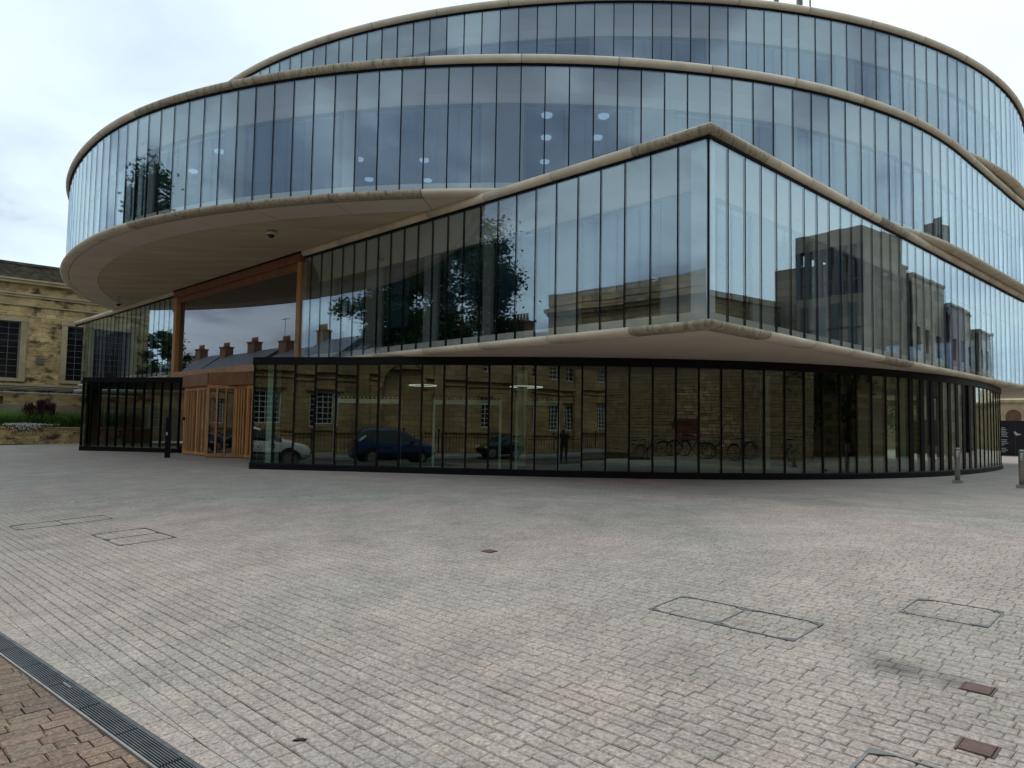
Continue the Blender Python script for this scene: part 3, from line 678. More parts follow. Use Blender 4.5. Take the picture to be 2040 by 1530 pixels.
def ring_of_panes(parent,path,t0,t1,wd,z0,z1,mat,jit=0.0016,maxind=999,skip=None,clip=True,startright=False):
    n=int(round((t1-t0)/wd)); seals=MB(); rest=MB(); cnt=0
    for i in range(n+1):
        t=(t1-i*wd) if startright else (t0+i*wd)
        if t<t0-1e-6 or t>t1+1e-6: continue
        a=path.at(t-0.014,0.012); b=path.at(t+0.014,0.012); nn=Vector(((b-a).y,-(b-a).x)).normalized()
        if t-0.01<path.c[0] or t+0.01>path.L: continue
        if (path.m1 is not None and t>path.L-0.2) or (path.m0 is not None and t<0.2): continue
        i0=a-nn*0.045; i1=b-nn*0.045
        seals.hexa([(a.x,a.y,z0),(b.x,b.y,z0),(i1.x,i1.y,z0),(i0.x,i0.y,z0)],[(a.x,a.y,z1),(b.x,b.y,z1),(i1.x,i1.y,z1),(i0.x,i0.y,z1)])
    for i in range(n):
        if startright: b=t1-i*wd; a=b-wd
        else: a=t0+i*wd; b=a+wd
        if a<t0-1e-3: a=t0
        if cnt<maxind: pane(parent,path,a,b,z0,z1,mat,jit); cnt+=1
    if cnt and maxind<n:
        # the panes seen edge-on at the far end, joined
        for i in range(maxind,n):
            if startright: b=t1-i*wd; a=max(t0,b-wd)
            else: a=t0+i*wd; b=a+wd
            p=path.at(a+.011); q=path.at(b-.011); d=(q-p).normalized(); nn=Vector((d.y,-d.x))*0.01
            rest.hexa([(p.x-nn.x,p.y-nn.y,z0),(p.x+nn.x,p.y+nn.y,z0),(q.x+nn.x,q.y+nn.y,z0),(q.x-nn.x,q.y-nn.y,z0)],[(p.x-nn.x,p.y-nn.y,z1),(p.x+nn.x,p.y+nn.y,z1),(q.x+nn.x,q.y+nn.y,z1),(q.x-nn.x,q.y-nn.y,z1)])
        rest.build('distant_glazing',mat,parent)
    seals.build('glazing_seals',m_seal,parent)
def pieces(parent,path,t0,t1,step,prof,mat,name,gap=0.010,sm=True,first=None,mats=None):
    t=t0; k=0
    while t<t1-0.05:
        e=min(t+step,t1)
        if t1-e<0.3: e=t1
        m=MB(); sweep(m,path,t+gap,e-gap,prof,0.3,sm=sm)
        mm=mat if mats is None else mats(t)
        m.build(name,mm,parent); t=e
def inner_wall(parent,path,t0,t1,z0,z1,off,bays,zlo,zhi,bt=None):
    """recessed inner wall: stone band below, cornice above, windows and panels between"""
    B0,B1=bt or (t0,t1)
    b=MB(); sweep(b,path,B0,B1,rect(-0.62,-0.16,z0-0.02,zlo),0.5,sm=False); b.build('sill_band',m_inner,parent)
    b=MB(); sweep(b,path,B0,B1,[(-0.95,zhi),(-0.60,zhi),(-0.58,zhi+0.04),(-0.54,zhi+0.22),(-0.36,z1-0.14),(-0.14,z1+0.02),(-0.95,z1+0.02)],0.5,sm=False); b.build('cornice',m_inner,parent)
    t=t0+bays[0]; k=0
    while t<t1-0.3:
        wwin=bays[1]*random.uniform(0.85,1.15); wpan=bays[2]*random.choice([0.5,1.0,1.5])
        e=min(t+wpan,t1); 
        p=MB(); sweep(p,path,t,e,rect(-off-0.10,-off,zlo,zhi),0.6,sm=False); p.build('inner_panel',m_panel,parent)
        t=e
        if t>=t1-0.3: break
        e=min(t+wwin,t1)
        fr=MB(); sweep(fr,path,t,e,rect(-off-.08,-off-.02,zlo,zlo+.05),0.6,sm=False); sweep(fr,path,t,e,rect(-off-.08,-off-.02,zhi-.05,zhi),0.6,sm=False)
        sweep(fr,path,t,t+.05,rect(-off-.08,-off-.02,zlo+.05,zhi-.05),0.6,sm=False); sweep(fr,path,e-.05,e,rect(-off-.08,-off-.02,zlo+.05,zhi-.05),0.6,sm=False)
        wo=fr.build('inner_window',m_towerD,parent)
        if random.random()<0.45:
            fb=random.uniform(.25,.8); bl_=MB(); w2=random.uniform(.4,.9); sweep(bl_,path,t+.07,t+.07+(e-t-.14)*w2,rect(-off-.13,-off-.12,zhi-.07-(zhi-zlo)*fb,zhi-.07),0.6,sm=False); bl_.build('roller_blind',m_blind,wo)
        g_=MB(); sweep(g_,path,t+.05,e-.05,rect(-off-.056,-off-.048,zlo+.05,zhi-.05),0.6,sm=False); g_.build('pane',m_glassI,wo)
        t=e
def outline(path,t0,t1,off,step=0.5):
    n=int((t1-t0)/step); return [path.at(t0+(t1-t0)*i/n,off) for i in range(n+1)]
def slab(parent,pts,z0,z1,mat,name):
    m=MB(); n=len(pts)
    m.poly([(p.x,p.y,z0) for p in reversed(pts)]); m.poly([(p.x,p.y,z1) for p in pts])
    for i in range(n):
        a,b=pts[i],pts[(i+1)%n]; m.quad((a.x,a.y,z0),(b.x,b.y,z0),(b.x,b.y,z1),(a.x,a.y,z1))
    return m.build(name,mat,parent)

# ---- square storey (z 3.36 - 6.97)
BZ0,BZ1=3.52,6.74
box=thing('x','x','x'); bpy.data.objects.remove(box)
E0,E1=13.95,24.20     # timber entrance along the left face, measured from the corner
LL=pL.L
ring_of_panes(bld,pL,LL-E0,LL-0.03,0.583,BZ0,BZ1,m_glassU,startright=True)
ring_of_panes(bld,pL,LL-36.8,LL-E1,0.583,BZ0,BZ1,m_glassU,startright=True)
ring_of_panes(bld,pR,0.03,27.9,0.605,BZ0,BZ1,m_glassU,maxind=38)
# corner column and post
cq=C0; m=MB(); m.box((cq.x,cq.y+0.01,(BZ0+BZ1)/2),(0.014,0.014,(BZ1-BZ0)/2),(1,1)); m.build('corner_post',m_seal,bld)
cc=C0+dL*0.26+dR*0.25; m=MB(); m.box((cc.x,cc.y,(BZ0+BZ1)/2),(0.14,0.16,(BZ1-BZ0)/2+.01),(dR.x,dR.y)); m.build('corner_column',m_white,bld)
# head channel, top rim, bottom nose
def rims(path,t0,t1,z0,z1,steptop,jt=0.0,stained=lambda t:False,rimw=0.7,do_bottom=True,do_top=True,bevelstart=False):
    if do_top:
        ch=MB(); sweep(ch,path,t0,t1,rect(-0.05,0.035,z1-0.005,z1+0.055),0.4,sm=False); ch.build('head_channel',m_seal,bld)
        pieces(bld,path,t0,t1,steptop,circ(0.03,z1+0.145,0.105,14),m_coping,'coping',mats=lambda t:(m_copingL if stained(t) else m_coping))
    if do_bottom:
        pieces(bld,path,t0,t1,steptop,[(-0.05,z0-0.155),(0.06,z0-0.155),(0.125,z0-0.14),(0.165,z0-0.10),(0.175,z0-0.06),(0.155,z0-0.02),(0.10,z0+0.005),(0.02,z0+0.012),(-0.12,z0+0.012),(-0.12,z0-0.155)],m_coping,'bottom_rim',mats=lambda t:(m_copingL if stained(t) else m_coping))
        pieces(bld,path,t0,t1,steptop,rect(-rimw,-0.125,z0-0.16,z0-0.06),m_rim,'soffit_panel',sm=False)
rims(pL,LL-E0+0.1,LL-0.0,BZ0,BZ1,2.05,stained=lambda t:t>LL-2)
rims(pL,0.0,LL-E1,BZ0,BZ1,3.0,do_bottom=False)
rims(pL,LL-36.8,LL-E1,BZ0,BZ1,3.0,do_top=False)
rims(pR,0.0,29,BZ0,BZ1,1.9,stained=lambda t:t<1.8 or 7<t<9)
for z,r,o in ():
    q=C0-(dL+dR).normalized()*o*1.41; m=MB(); m.lathe((q.x,q.y,z),[(r*math.sin(a),-r*math.cos(a)) for a in [math.pi*i/8 for i in range(1,8)]],14); m.build('coping_corner',m_copingL if z>5 else m_coping,bld)
RR=29.0
BK=C0+dL*38.3+dR*RR
sof=[C0+(dL+dR).normalized()*0.9,C0+dR*RR+dL*0.7,BK,C0+dL*36.8+dR*0.7]
slab(bld,[C0+dL*0.69+dR*0.69,C0+dR*29+dL*0.69,C0+dR*29+dL*36.8,C0+dL*36.8+dR*0.69],BZ0-0.155,BZ0-0.065,m_rim,'soffit')
inL=lambda o:[C0+dL*o+dR*o,C0+dR*28.9+dL*o,C0+dR*28.9+dL*37.9,C0+dL*37.9+dR*o]
slab(bld,inL(0.13),BZ0-0.05,BZ0+0.0,m_slab,'floor_slab')
slab(bld,inL(0.9),BZ1-0.60,BZ1-0.52,m_slab,'ceiling_slab')
slab(bld,inL(0.03),BZ1+0.06,BZ1+0.13,m_slab,'roof_slab')
ZLO,ZHI=BZ0+0.20,BZ1-0.64
inner_wall(bld,pL,LL-E0,LL-0.62,BZ0,BZ1,0.62,(0,1.9,0.55),ZLO,ZHI,(LL-E0,LL))
inner_wall(bld,pL,LL-36.6,LL-E1,BZ0,BZ1,0.62,(0,2.4,0.9),ZLO,ZHI)
inner_wall(bld,pR,0.62,28,BZ0,BZ1,0.62,(0,2.0,0.6),ZLO,ZHI,(0,28))
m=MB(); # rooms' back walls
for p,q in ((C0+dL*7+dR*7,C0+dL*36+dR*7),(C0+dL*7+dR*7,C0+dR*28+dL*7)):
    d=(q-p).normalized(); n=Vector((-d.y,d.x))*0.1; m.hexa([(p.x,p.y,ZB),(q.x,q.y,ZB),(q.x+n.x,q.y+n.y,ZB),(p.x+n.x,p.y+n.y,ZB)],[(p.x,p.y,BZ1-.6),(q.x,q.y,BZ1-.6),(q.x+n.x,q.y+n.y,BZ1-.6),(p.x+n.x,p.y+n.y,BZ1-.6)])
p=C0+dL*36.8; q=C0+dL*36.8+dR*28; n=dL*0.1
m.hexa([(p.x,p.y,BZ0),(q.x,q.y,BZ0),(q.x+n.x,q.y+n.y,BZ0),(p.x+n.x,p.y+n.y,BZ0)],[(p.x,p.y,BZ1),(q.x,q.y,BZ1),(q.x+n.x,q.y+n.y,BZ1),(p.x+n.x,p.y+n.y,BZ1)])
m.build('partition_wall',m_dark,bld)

# ---- drum 2 (z 6.95 - 10.3) and drum 3 (10.45 - 13.8)
DZ0,DZ1=7.11,10.07
ring_of_panes(bld,pD2,2.4,pD2.L-0.4,0.567,DZ0,DZ1,m_glassU,maxind=105)
cs=2.27
rims(pD2,0.1,pD2.L-0.1,DZ0,DZ1,cs,rimw=1.05,stained=lambda t:26<t<36)
cen=Vector((c2x,c2y))
def disc(path,off,back): 
    return outline(path,0.05,path.L-0.05,off,0.8)+[Vector(b) for b in back]
bk2=[(16,50),(6,56),(-8,54)]
slab(bld,disc(pD2,-1.06,bk2),DZ0-0.152,DZ0-0.07,m_soffit,'soffit')
slab(bld,disc(pD2,-0.14,bk2),DZ0-0.05,DZ0-0.0,m_slab,'floor_slab')
slab(bld,disc(pD2,-0.9,bk2),DZ1-0.60,DZ1-0.52,m_slab,'ceiling_slab')
slab(bld,disc(pD2,-0.03,bk2),DZ1+0.06,DZ1+0.13,m_slab,'roof_slab')
inner_wall(bld,pD2,0.5,pD2.L-0.5,DZ0,DZ1,0.62,(0,3.0,0.7),DZ0+0.22,DZ1-0.62)
TZ0,TZ1=10.56,13.50
ring_of_panes(bld,pD3,8.0,pD3.L-0.4,0.535,TZ0,TZ1,m_glassU,maxind=62)
rims(pD3,0.1,pD3.L-0.1,TZ0,TZ1,2.15,rimw=0.8)
bk3=[(18,54),(6,58),(-10,52)]
slab(bld,disc(pD3,-0.8,bk3),TZ0-0.15,TZ0-0.07,m_soffit,'soffit')
slab(bld,disc(pD3,-0.14,bk3),TZ0-0.05,TZ0-0.0,m_slab,'floor_slab')
slab(bld,disc(pD3,-0.9,bk3),TZ1-0.60,TZ1-0.52,m_slab,'ceiling_slab')
slab(bld,disc(pD3,-0.03,bk3),TZ1+0.06,TZ1+0.13,m_slab,'roof_slab')
inner_wall(bld,pD3,2,pD3.L-0.5,TZ0,TZ1,0.62,(0,3.2,0.7),TZ0+0.22,TZ1-0.62)
for path,z0,z1 in ((pD2,DZ0,DZ1-.6),(pD3,TZ0,TZ1-.6)):
    m=MB(); sweep(m,path,3,path.L-3,rect(-8.2,-8.0,z0,z1),1.0,sm=False); m.build('core_wall',m_dark,bld)
    for k in range(9):   # cross walls between rooms
        t=6+k*6.1
        if t>path.L-4: break
        a=path.at(t,-0.8); b=path.at(t,-8.0); m=MB(); m.bar((a.x,a.y,(z0+z1)/2),(b.x,b.y,(z0+z1)/2),0.12,z1-z0); m.build('partition_wall',m_panel,bld)
# round ceiling lights behind the glass
zl=DZ1-0.62
for (x,y) in [(-0.64,17.85),(0.76,17.8),(2.18,17.8),(-0.66,19.23),(0.81,19.2),(2.18,19.14),(-0.58,21.01),(0.85,20.98),(-0.56,22.77),(-4.63,21.04),(-2.7,21.03),(-4.67,22.78),(-2.8,22.78),(-8.57,20.6),(-10.07,22.3)]:
    m=MB(); m.lathe((x,y,zl),[(0.13,-0.04),(0.14,-0.02),(0.14,0.015)],20,sm=False); m.build('ceiling_light',m_light,bld)
m_ring=emit('ring_lamp',(1,.98,.92),0.5)
def ring_light(x,y,z,r):
    m=MB(); pts=[(x+r*math.cos(a),y+r*math.sin(a),z) for a in [2*math.pi*k/24 for k in range(25)]]
    m.tube(pts,0.012,6); m.build('ring_light',m_ring,bld)
ring_light(3.2,17.2,5.2,0.22); ring_light(0.4,20.2,2.75,0.45); ring_light(-2.6,21.2,2.8,0.4)

# ---- ground floor pavilion (z 0.42 - 3.36)
PT=3.355
ring_of_panes(bld,pP,0.02,pP.L-0.02,0.575,ZB+0.17,PT-0.20,m_glassD,jit=0.004,maxind=50)
m=MB(); sweep(m,pP,0,pP.L,rect(-0.08,0.05,PT-0.20,PT),0.3,sm=False); m.build('head_band',m_black,bld)
m=MB(); sweep(m,pP,0,pP.L,[(-0.08,ZB-.06),(0.06,ZB-.06),(0.06,ZB+0.15),(0.03,ZB+0.17),(-0.08,ZB+0.17)],0.3,sm=False); m.build('plinth_band',m_black,bld)
# proper mullion fins, slightly proud
m=MB()
k=0; t=0.02
while t<pP.L-0.1:
    wd=0.022
    if 18.4<t<23.5: wd=0.10
    a=pP.at(t-wd if t>wd else 0); b=pP.at(t+wd); d=(b-a).normalized(); n=Vector((d.y,-d.x))
    pts=[a+n*0.028,a-n*0.09,b-n*0.09,b+n*0.028]
    m.hexa([(q.x,q.y,ZB+.17) for q in pts],[(q.x,q.y,PT-.20) for q in pts]); t+=0.575
m.build('mullion_set',m_black,bld)
pc=Vector((-6.81,pvy(-6.81)))
# side walls of the front pavilion and the left pavilion
sd1=Path([(-7.75,24.3),(-7.25,21.7),(pc.x,pc.y)])
ring_of_panes(bld,sd1,0.05,sd1.L-0.05,0.575,ZB+0.17,PT-0.2,m_glassD,jit=0.003)
m=MB(); sweep(m,sd1,0,sd1.L-.0,rect(-0.08,0.04,PT-0.20,PT-.002),0.5,sm=False); sweep(m,sd1,0,sd1.L,rect(-0.08,0.045,ZB-.06,ZB+.17),0.5,sm=False); m.build('head_band',m_black,bld)
pLP=Path([(-21.3,37.5),(-17.3,29.38),(-12.75,28.15)])
ring_of_panes(bld,pLP,pLP.c[1]+.02,pLP.L-0.02,0.42,ZB+0.17,PT-0.2,m_glassD,jit=0.003)
ring_of_panes(bld,pLP,0.02,pLP.c[1]-.02,0.575,ZB+0.17,PT-0.2,m_glassD,jit=0.003)
m=MB(); sweep(m,pLP,0,pLP.L,rect(-0.08,0.05,PT-0.20,PT),9,sm=False); m.build('head_band',m_black,bld)
for a,b,z0,z1 in ((pLP.p[0],pLP.p[1],ZB-.06,ZB+.17),(pLP.p[1],pLP.p[2],ZB-.06,ZB+.17),(pLP.p[0],pLP.p[1],PT-.2,PT-.004),(pLP.p[1],pLP.p[2],PT-.2,PT-.004)):
    m=MB(); m.bar((a.x,a.y,(z0+z1)/2),(b.x,b.y,(z0+z1)/2),0.12,z1-z0); m.build('plinth_band',m_black,bld)
m=MB(); t=pLP.c[1]
while t<pLP.L:
    a=pLP.at(t,0.0); m.box((a.x,a.y,(ZB+PT)/2),(0.02,0.05,(PT-ZB)/2-.2),(1,-.25)); t+=0.42
m.build('mullion_set',m_black,bld)
# pavilion roofs
slab(bld,[Vector((-21.3,37.5)),Vector((-17.3,29.38)),Vector((-12.75,28.15)),Vector((-11.4,29.9)),Vector((-17,37.5))],PT-0.1,PT-0.01,m_black,'roof_slab')
pts=outline(pP,0,pP.L,-0.06,0.8)+[Vector((-5.0,25.5)),Vector((-7.7,24.3))]
slab(bld,pts,PT-0.12,PT-0.008,m_black,'roof_slab')
# inside the pavilion
pts=outline(pP,0,pP.L,-0.3,0.8)+[Vector((2,33)),Vector((-8.4,24))]
slab(bld,pts,ZB+0.0,ZB+0.03,m_slab,'floor_slab')
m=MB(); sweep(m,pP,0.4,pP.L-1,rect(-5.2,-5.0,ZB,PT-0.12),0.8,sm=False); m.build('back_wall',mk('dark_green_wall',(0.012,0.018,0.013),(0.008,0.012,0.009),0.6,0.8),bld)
m_col=mk('pale_column',(0.80,0.83,0.74),(0.74,0.77,0.68),1,0.6)
for (px,py) in ((-6.45,19.75),(0.30,20.6),(7.3,21.0),(12.2,22.8)):
    m=MB(); m.box((px,py,(ZB+PT)/2),(0.13,0.13,(PT-ZB)/2-.13),(1,-.17)); m.build('column',m_col,bld)
def portal(x0,x1):
    y0,y1=pvy(x0)+0.35,pvy(x1)+0.35; h=ZB+0.03; zt=2.30
    m=MB(); m.box((x0,y0,(h+zt)/2),(0.03,0.03,(zt-h)/2)); m.box((x1,y1,(h+zt)/2),(0.03,0.03,(zt-h)/2))
    m.bar((x0,y0,zt-0.06),(x1,y1,zt-0.06),0.03,0.11); m.bar((x0,y0,h+.03),(x1,y1,h+.03),0.04,0.04)
    o=m.build('display_frame',m_col,bld)
    n=int((x1-x0)/0.105)
    for i in range(n+1):
        f=i/n; k=MB(); k.lathe((x0+(x1-x0)*f,y0+(y1-y0)*f,zt-0.006),[(0.006,0),(0.006,0.03),(0.016,0.04),(0.016,0.055),(0.004,0.065)],6); k.build('finial',m_col,o)
portal(-4.62,-2.86); portal(-1.98,-0.28); portal(0.13,1.18)

# ---- timber entrance
def LP(t,off,z): q=C0+dL*t+nL*off; return Vector((q.x,q.y,z))
m=MB(); fr=[(E0+0.02,0.02,BZ0+0.0,BZ1+0.10)]
def vpost(t,w,z0,z1,o0=-0.16,o1=0.06,mat=m_wood,name='timber_post'):
    m=MB(); m.hexa([LP(t,o0,z0),LP(t,o1,z0),LP(t+w,o1,z0),LP(t+w,o0,z0)],[LP(t,o0,z1),LP(t,o1,z1),LP(t+w,o1,z1),LP(t+w,o0,z1)]); return m.build(name,mat,bld)
vpost(E0+0.02,0.22,2.6,BZ1-0.10); vpost(E1-0.30,0.28,3.45,BZ1-0.10)
m=MB(); m.hexa([LP(E0+.02,-.35,BZ1-.10),LP(E0+.02,.08,BZ1-.10),LP(E1-.02,.08,BZ1-.10),LP(E1-.02,-.35,BZ1-.10)],[LP(E0+.02,-.35,BZ1+.16),LP(E0+.02,.08,BZ1+.16),LP(E1-.02,.08,BZ1+.16),LP(E1-.02,-.35,BZ1+.16)]); m.build('timber_head',m_woodD,bld)
m=MB(); m.hexa([LP(E0+.02,.0,BZ1+.16),LP(E0+.02,.1,BZ1+.16),LP(E1-.02,.1,BZ1+.16),LP(E1-.02,.0,BZ1+.16)],[LP(E0+.02,.0,BZ1+.22),LP(E0+.02,.1,BZ1+.22),LP(E1-.02,.1,BZ1+.22),LP(E1-.02,.0,BZ1+.22)]); m.build('head_channel',m_seal,bld)
m=MB(); m.hexa([LP(E0+.24,-.33,BZ1-.36),LP(E0+.24,.0,BZ1-.30),LP(E1-.3,.0,BZ1-.30),LP(E1-.3,-.33,BZ1-.36)],[LP(E0+.24,-.33,BZ1-.102),LP(E0+.24,.0,BZ1-.102),LP(E1-.3,.0,BZ1-.102),LP(E1-.3,-.33,BZ1-.102)]); m.build('inner_lining',m_woodD,bld)
m=MB(); m.hexa([LP(E0+.24,-.4,3.36),LP(E0+.24,.12,3.36),LP(E1-.02,.12,3.36),LP(E1-.02,-.4,3.36)],[LP(E0+.24,-.4,3.62),LP(E0+.24,.10,3.60),LP(E1-.3,.10,3.60),LP(E1-.3,-.4,3.62)]); m.build('timber_sill',m_wood,bld)
m=MB(); m.hexa([LP(E0+.24,-.13,3.62),LP(E0+.24,-.11,3.62),LP(E1-.3,-.11,3.62),LP(E1-.3,-.13,3.62)],[LP(E0+.24,-.13,BZ1-.31),LP(E0+.24,-.11,BZ1-.31),LP(E1-.3,-.11,BZ1-.31),LP(E1-.3,-.13,BZ1-.31)]); m.build('entrance_window',m_glassB,bld)
# entrance hall behind: ceiling and dark back
m=MB(); m.hexa([LP(E0,-5,3.3),LP(E0,-.42,3.3),LP(E1,-.42,3.3),LP(E1,-5,3.3)],[LP(E0,-5,3.36),LP(E0,-.42,3.36),LP(E1,-.42,3.36),LP(E1,-5,3.36)]); m.build('mezzanine_floor',m_slab,bld)
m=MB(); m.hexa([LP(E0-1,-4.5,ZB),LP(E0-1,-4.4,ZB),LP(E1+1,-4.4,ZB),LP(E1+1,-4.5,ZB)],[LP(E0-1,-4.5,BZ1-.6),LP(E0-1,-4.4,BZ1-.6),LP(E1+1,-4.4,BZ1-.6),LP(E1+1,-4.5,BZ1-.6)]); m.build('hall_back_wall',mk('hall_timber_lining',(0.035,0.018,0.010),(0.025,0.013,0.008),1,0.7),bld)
# timber above the doors and the doors themselves
A=Vector((-12.35,27.6)); B=Vector((-10.55,25.55)); Cq=Vector((-8.45,24.45))
def wallpiece(a,b,z0,z1,th,mat,name,parent=bld):
    m=MB(); m.bar((a.x,a.y,(z0+z1)/2),(b.x,b.y,(z0+z1)/2),th,z1-z0); return m.build(name,mat,parent)
wallpiece(A,B,2.92,3.36,0.30,m_woodD,'timber_transom'); wallpiece(B,Cq,2.92,3.36,0.30,m_woodD,'timber_transom')
def door_leaf(a,b,n,z0=ZB+0.03,z1=2.90,handle=False):
    d=(b-a).normalized(); L=(b-a).length; nn=Vector((d.y,-d.x)); nn=nn if nn.y<0 else -nn
    m=MB()
    for z in (z0+0.06,z1-0.05): m.bar((a.x,a.y,z),(b.x,b.y,z),0.07,0.11)
    for q in (a,b): m.box((q.x,q.y,(z0+z1)/2),(0.045,0.045,(z1-z0)/2),(d.x,d.y))
    o=m.build('timber_door',m_wood,bld)
    for i in range(1,n+1):
        q=a+d*(L*i/(n+1)); k=MB(); q2=q+nn*0.05; k.box((q2.x,q2.y,(z0+z1)/2),(0.026,0.035,(z1-z0)/2-.112),(d.x,d.y)); k.build('slat',m_wood,o)
    g_=MB(); p=a-nn*0.02; q=b-nn*0.02; g_.bar((p.x,p.y,(z0+z1)/2),(q.x,q.y,(z0+z1)/2),0.012,z1-z0-.22); g_.build('door_glass',m_glassB,o)
    if handle:
        q=a+d*L*0.25+nn*0.16; h=MB(); h.box((q.x,q.y,1.75),(0.05,0.02,0.06),(d.x,d.y)); h.build('handle',m_seal,o)
door_leaf(A,Vector((-11.45,26.6)),4,handle=True); door_leaf(Vector((-11.40,26.5)),Vector((-10.75,25.9)),2)
door_leaf(Vector((-10.40,24.95)),Vector((-9.55,25.15)),2); door_leaf(Vector((-9.5,25.1)),Vector((-8.95,24.75)),4); door_leaf(Vector((-8.93,24.7)),Vector((-8.4,24.3)),3)
wallpiece(Vector((-10.62,25.6)),Vector((-10.42,25.0)),ZB,2.92,0.10,m_wood,'timber_post')

# ------------------------------------------------------------------ small fixings on the building
def dome_cam(x,y,z,drop,label,r=0.10):
    th=thing('security_camera',label,'security camera',(x,y,z),0,'dome cameras under the overhangs')
    m=MB(); m.lathe((0,0,-drop*0.0),[(r*0.25,0),(r*0.25,-drop)][::-1],10); m.build('stem',m_plastic,th)
    m=MB(); m.lathe((0,0,-drop),[(r*0.7,-.10),(r*1.15,-.06),(r*1.15,-.02),(r*.5,0.0)],16); m.build('housing',m_plastic,th)
    m=MB(); m.lathe((0,0,-drop-.08),[(r*.08,-.10),(r*.45,-.085),(r*.75,-.05),(r*.85,-.01)],16); m.build('dome',m_dome,th)
dome_cam(-6.75,19.9,DZ0-0.155,0.03,'white dome camera under the round soffit above the front pavilion',0.12)
dome_cam(-16.9,30.9,DZ0-0.155,0.25,'dark dome camera hanging on a stem under the far left rim of the soffit',0.13)
th=thing('security_camera','small white camera under the stone rim above the right end of the ground floor','security camera',(9.82,19.60,BZ0-0.16),0,'dome cameras under the overhangs')
m=MB(); m.box((0,0,-.03),(0.16,0.07,0.03)); m.build('housing',m_white,th); m=MB(); m.lathe((0,-.02,-.13),[(.02,-.05),(.06,-.02),(.065,.03),(.065,.07)],12); m.build('dome',m_plastic,th)
# roof masts
def mast(x,y,h,w,label,rungs=False):
    th=thing('roof_mast',label,'mast',(x,y,TZ1+0.13),0,'steel masts on the roof')
    m=MB(); m.box((0,0,h/2),(w/2,w/2,h/2)); m.build('post',m_steelD,th)
    m=MB(); m.box((0,0,0.02),(w,w,0.02)); m.build('base_plate',m_steelD,th)
    if rungs:
        m=MB(); 
        for i in range(8): m.bar((0,0,0.8+i*.5),(rungs,0,0.8+i*.5),0.03)
        m.build('bracing',m_steelD,th)
mast(10.85,29.6,6.5,0.16,'thick steel mast on the roof, left of the pair at the top of the picture',0.55)
mast(11.75,29.4,6.5,0.19,'thick steel mast on the roof, right of the pair at the top of the picture')
mast(10.45,29.8,6.0,0.05,'thin steel rod left of the roof masts'); mast(12.15,29.3,6.0,0.05,'thin steel rod right of the roof masts')
# bollards
def bollard():
    th=thing('steel_bollard','','bollard')
    m=MB(); m.lathe((0,0,0),[(0.058,0.07),(0.058,0.80),(0.05,0.81)],20); m.build('post',m_steel,th)
    m=MB(); m.lathe((0,0,0.815),[(0.050,0),(0.060,0.005),(0.060,0.045),(0.05,0.055)],20); m.build('cap',m_steel,th)
    m=MB(); m.lathe((0,0,0),[(0.062,0.60),(0.062,0.63)],20); m.build('collar',m_steelD,th)
    m=MB(); m.box((0,0,0.035),(0.10,0.10,0.040),(1,1)); m.build('base_block',m_kerb,th)
    return th
b0=bollard()
for i,(x,y,lab) in enumerate([(11.06,18.1,'steel bollard in front of the curved end of the ground floor'),(11.74,16.80,'steel bollard cut by the right edge of the picture'),(13.0,14.0,'steel bollard beside the bicycle wall, nearer the building'),(14.2,13.6,'middle steel bollard of the three beside the bicycle wall'),(15.9,13.2,'steel bollard beside the bicycle wall, farthest from the building')]):
    o=b0 if i==0 else copy_tree(b0)
    o.location=(x,y,gz(x,y)+0.01); tag(o,lab,'bollard','steel bollards on the plaza')
# black post by the doors
th=thing('entry_post','slim black post with a small white call panel outside the timber doors','post',(-11.45,24.38,ZB),math.radians(20))
m=MB(); m.box((0,0,0.68),(0.085,0.06,0.68)); m.build('post',m_black,th); m=MB(); m.box((-0.04,-0.062,0.80),(0.02,0.004,0.05)); m.build('call_panel',m_white,th)
# ------------------------------------------------------------------ facade helper
def facade(mb,O,d,n,t0,t1,z0,z1,opens,depth=0.25,m=0,mr=0):
    """wall face with openings cut out and reveals"""
    O=Vector(O); d=Vector(d); n=Vector(n)
    def P(t,z,o=0.0): q=O+d*t+n*o; return (q.x,q.y,z)
    ts=sorted(set([t0,t1]+[v for o in opens for v in o[:2] if t0<v<t1])); zs=sorted(set([z0,z1]+[v for o in opens for v in o[2:4] if z0<v<z1]))
    flip=(Vector((d.x,d.y,0)).cross(Vector((0,0,1)))).dot(Vector((n.x,n.y,0)))<0
    def Q(a,b,c,e,mm): mb.quad(a,b,c,e,mm) if not flip else mb.quad(e,c,b,a,mm)
    for a,b in zip(ts[:-1],ts[1:]):
        for c,e in zip(zs[:-1],zs[1:]):
            tm,zm=(a+b)/2,(c+e)/2
            if any(o[0]<tm<o[1] and o[2]<zm<o[3] for o in opens): continue
            Q(P(a,c),P(b,c),P(b,e),P(a,e),m)
    for o in opens:
        a,b,c,e=o[:4]
        Q(P(a,c,-depth),P(a,c),P(a,e),P(a,e,-depth),mr); Q(P(b,c),P(b,c,-depth),P(b,e,-depth),P(b,e),mr)
        Q(P(a,e),P(b,e),P(b,e,-depth),P(a,e,-depth),mr); Q(P(a,c,-depth),P(b,c,-depth),P(b,c),P(a,c),mr)
def fbox(mb,O,d,n,t0,t1,o0,o1,z0,z1,m=0):
    O=Vector(O); d=Vector(d); n=Vector(n)
    q=[O+d*t0+n*o0,O+d*t1+n*o0,O+d*t1+n*o1,O+d*t0+n*o1]
    if (d.x*n.y-d.y*n.x)<0: q.reverse()
    mb.hexa([(p.x,p.y,z0) for p in q],[(p.x,p.y,z1) for p in q],m)
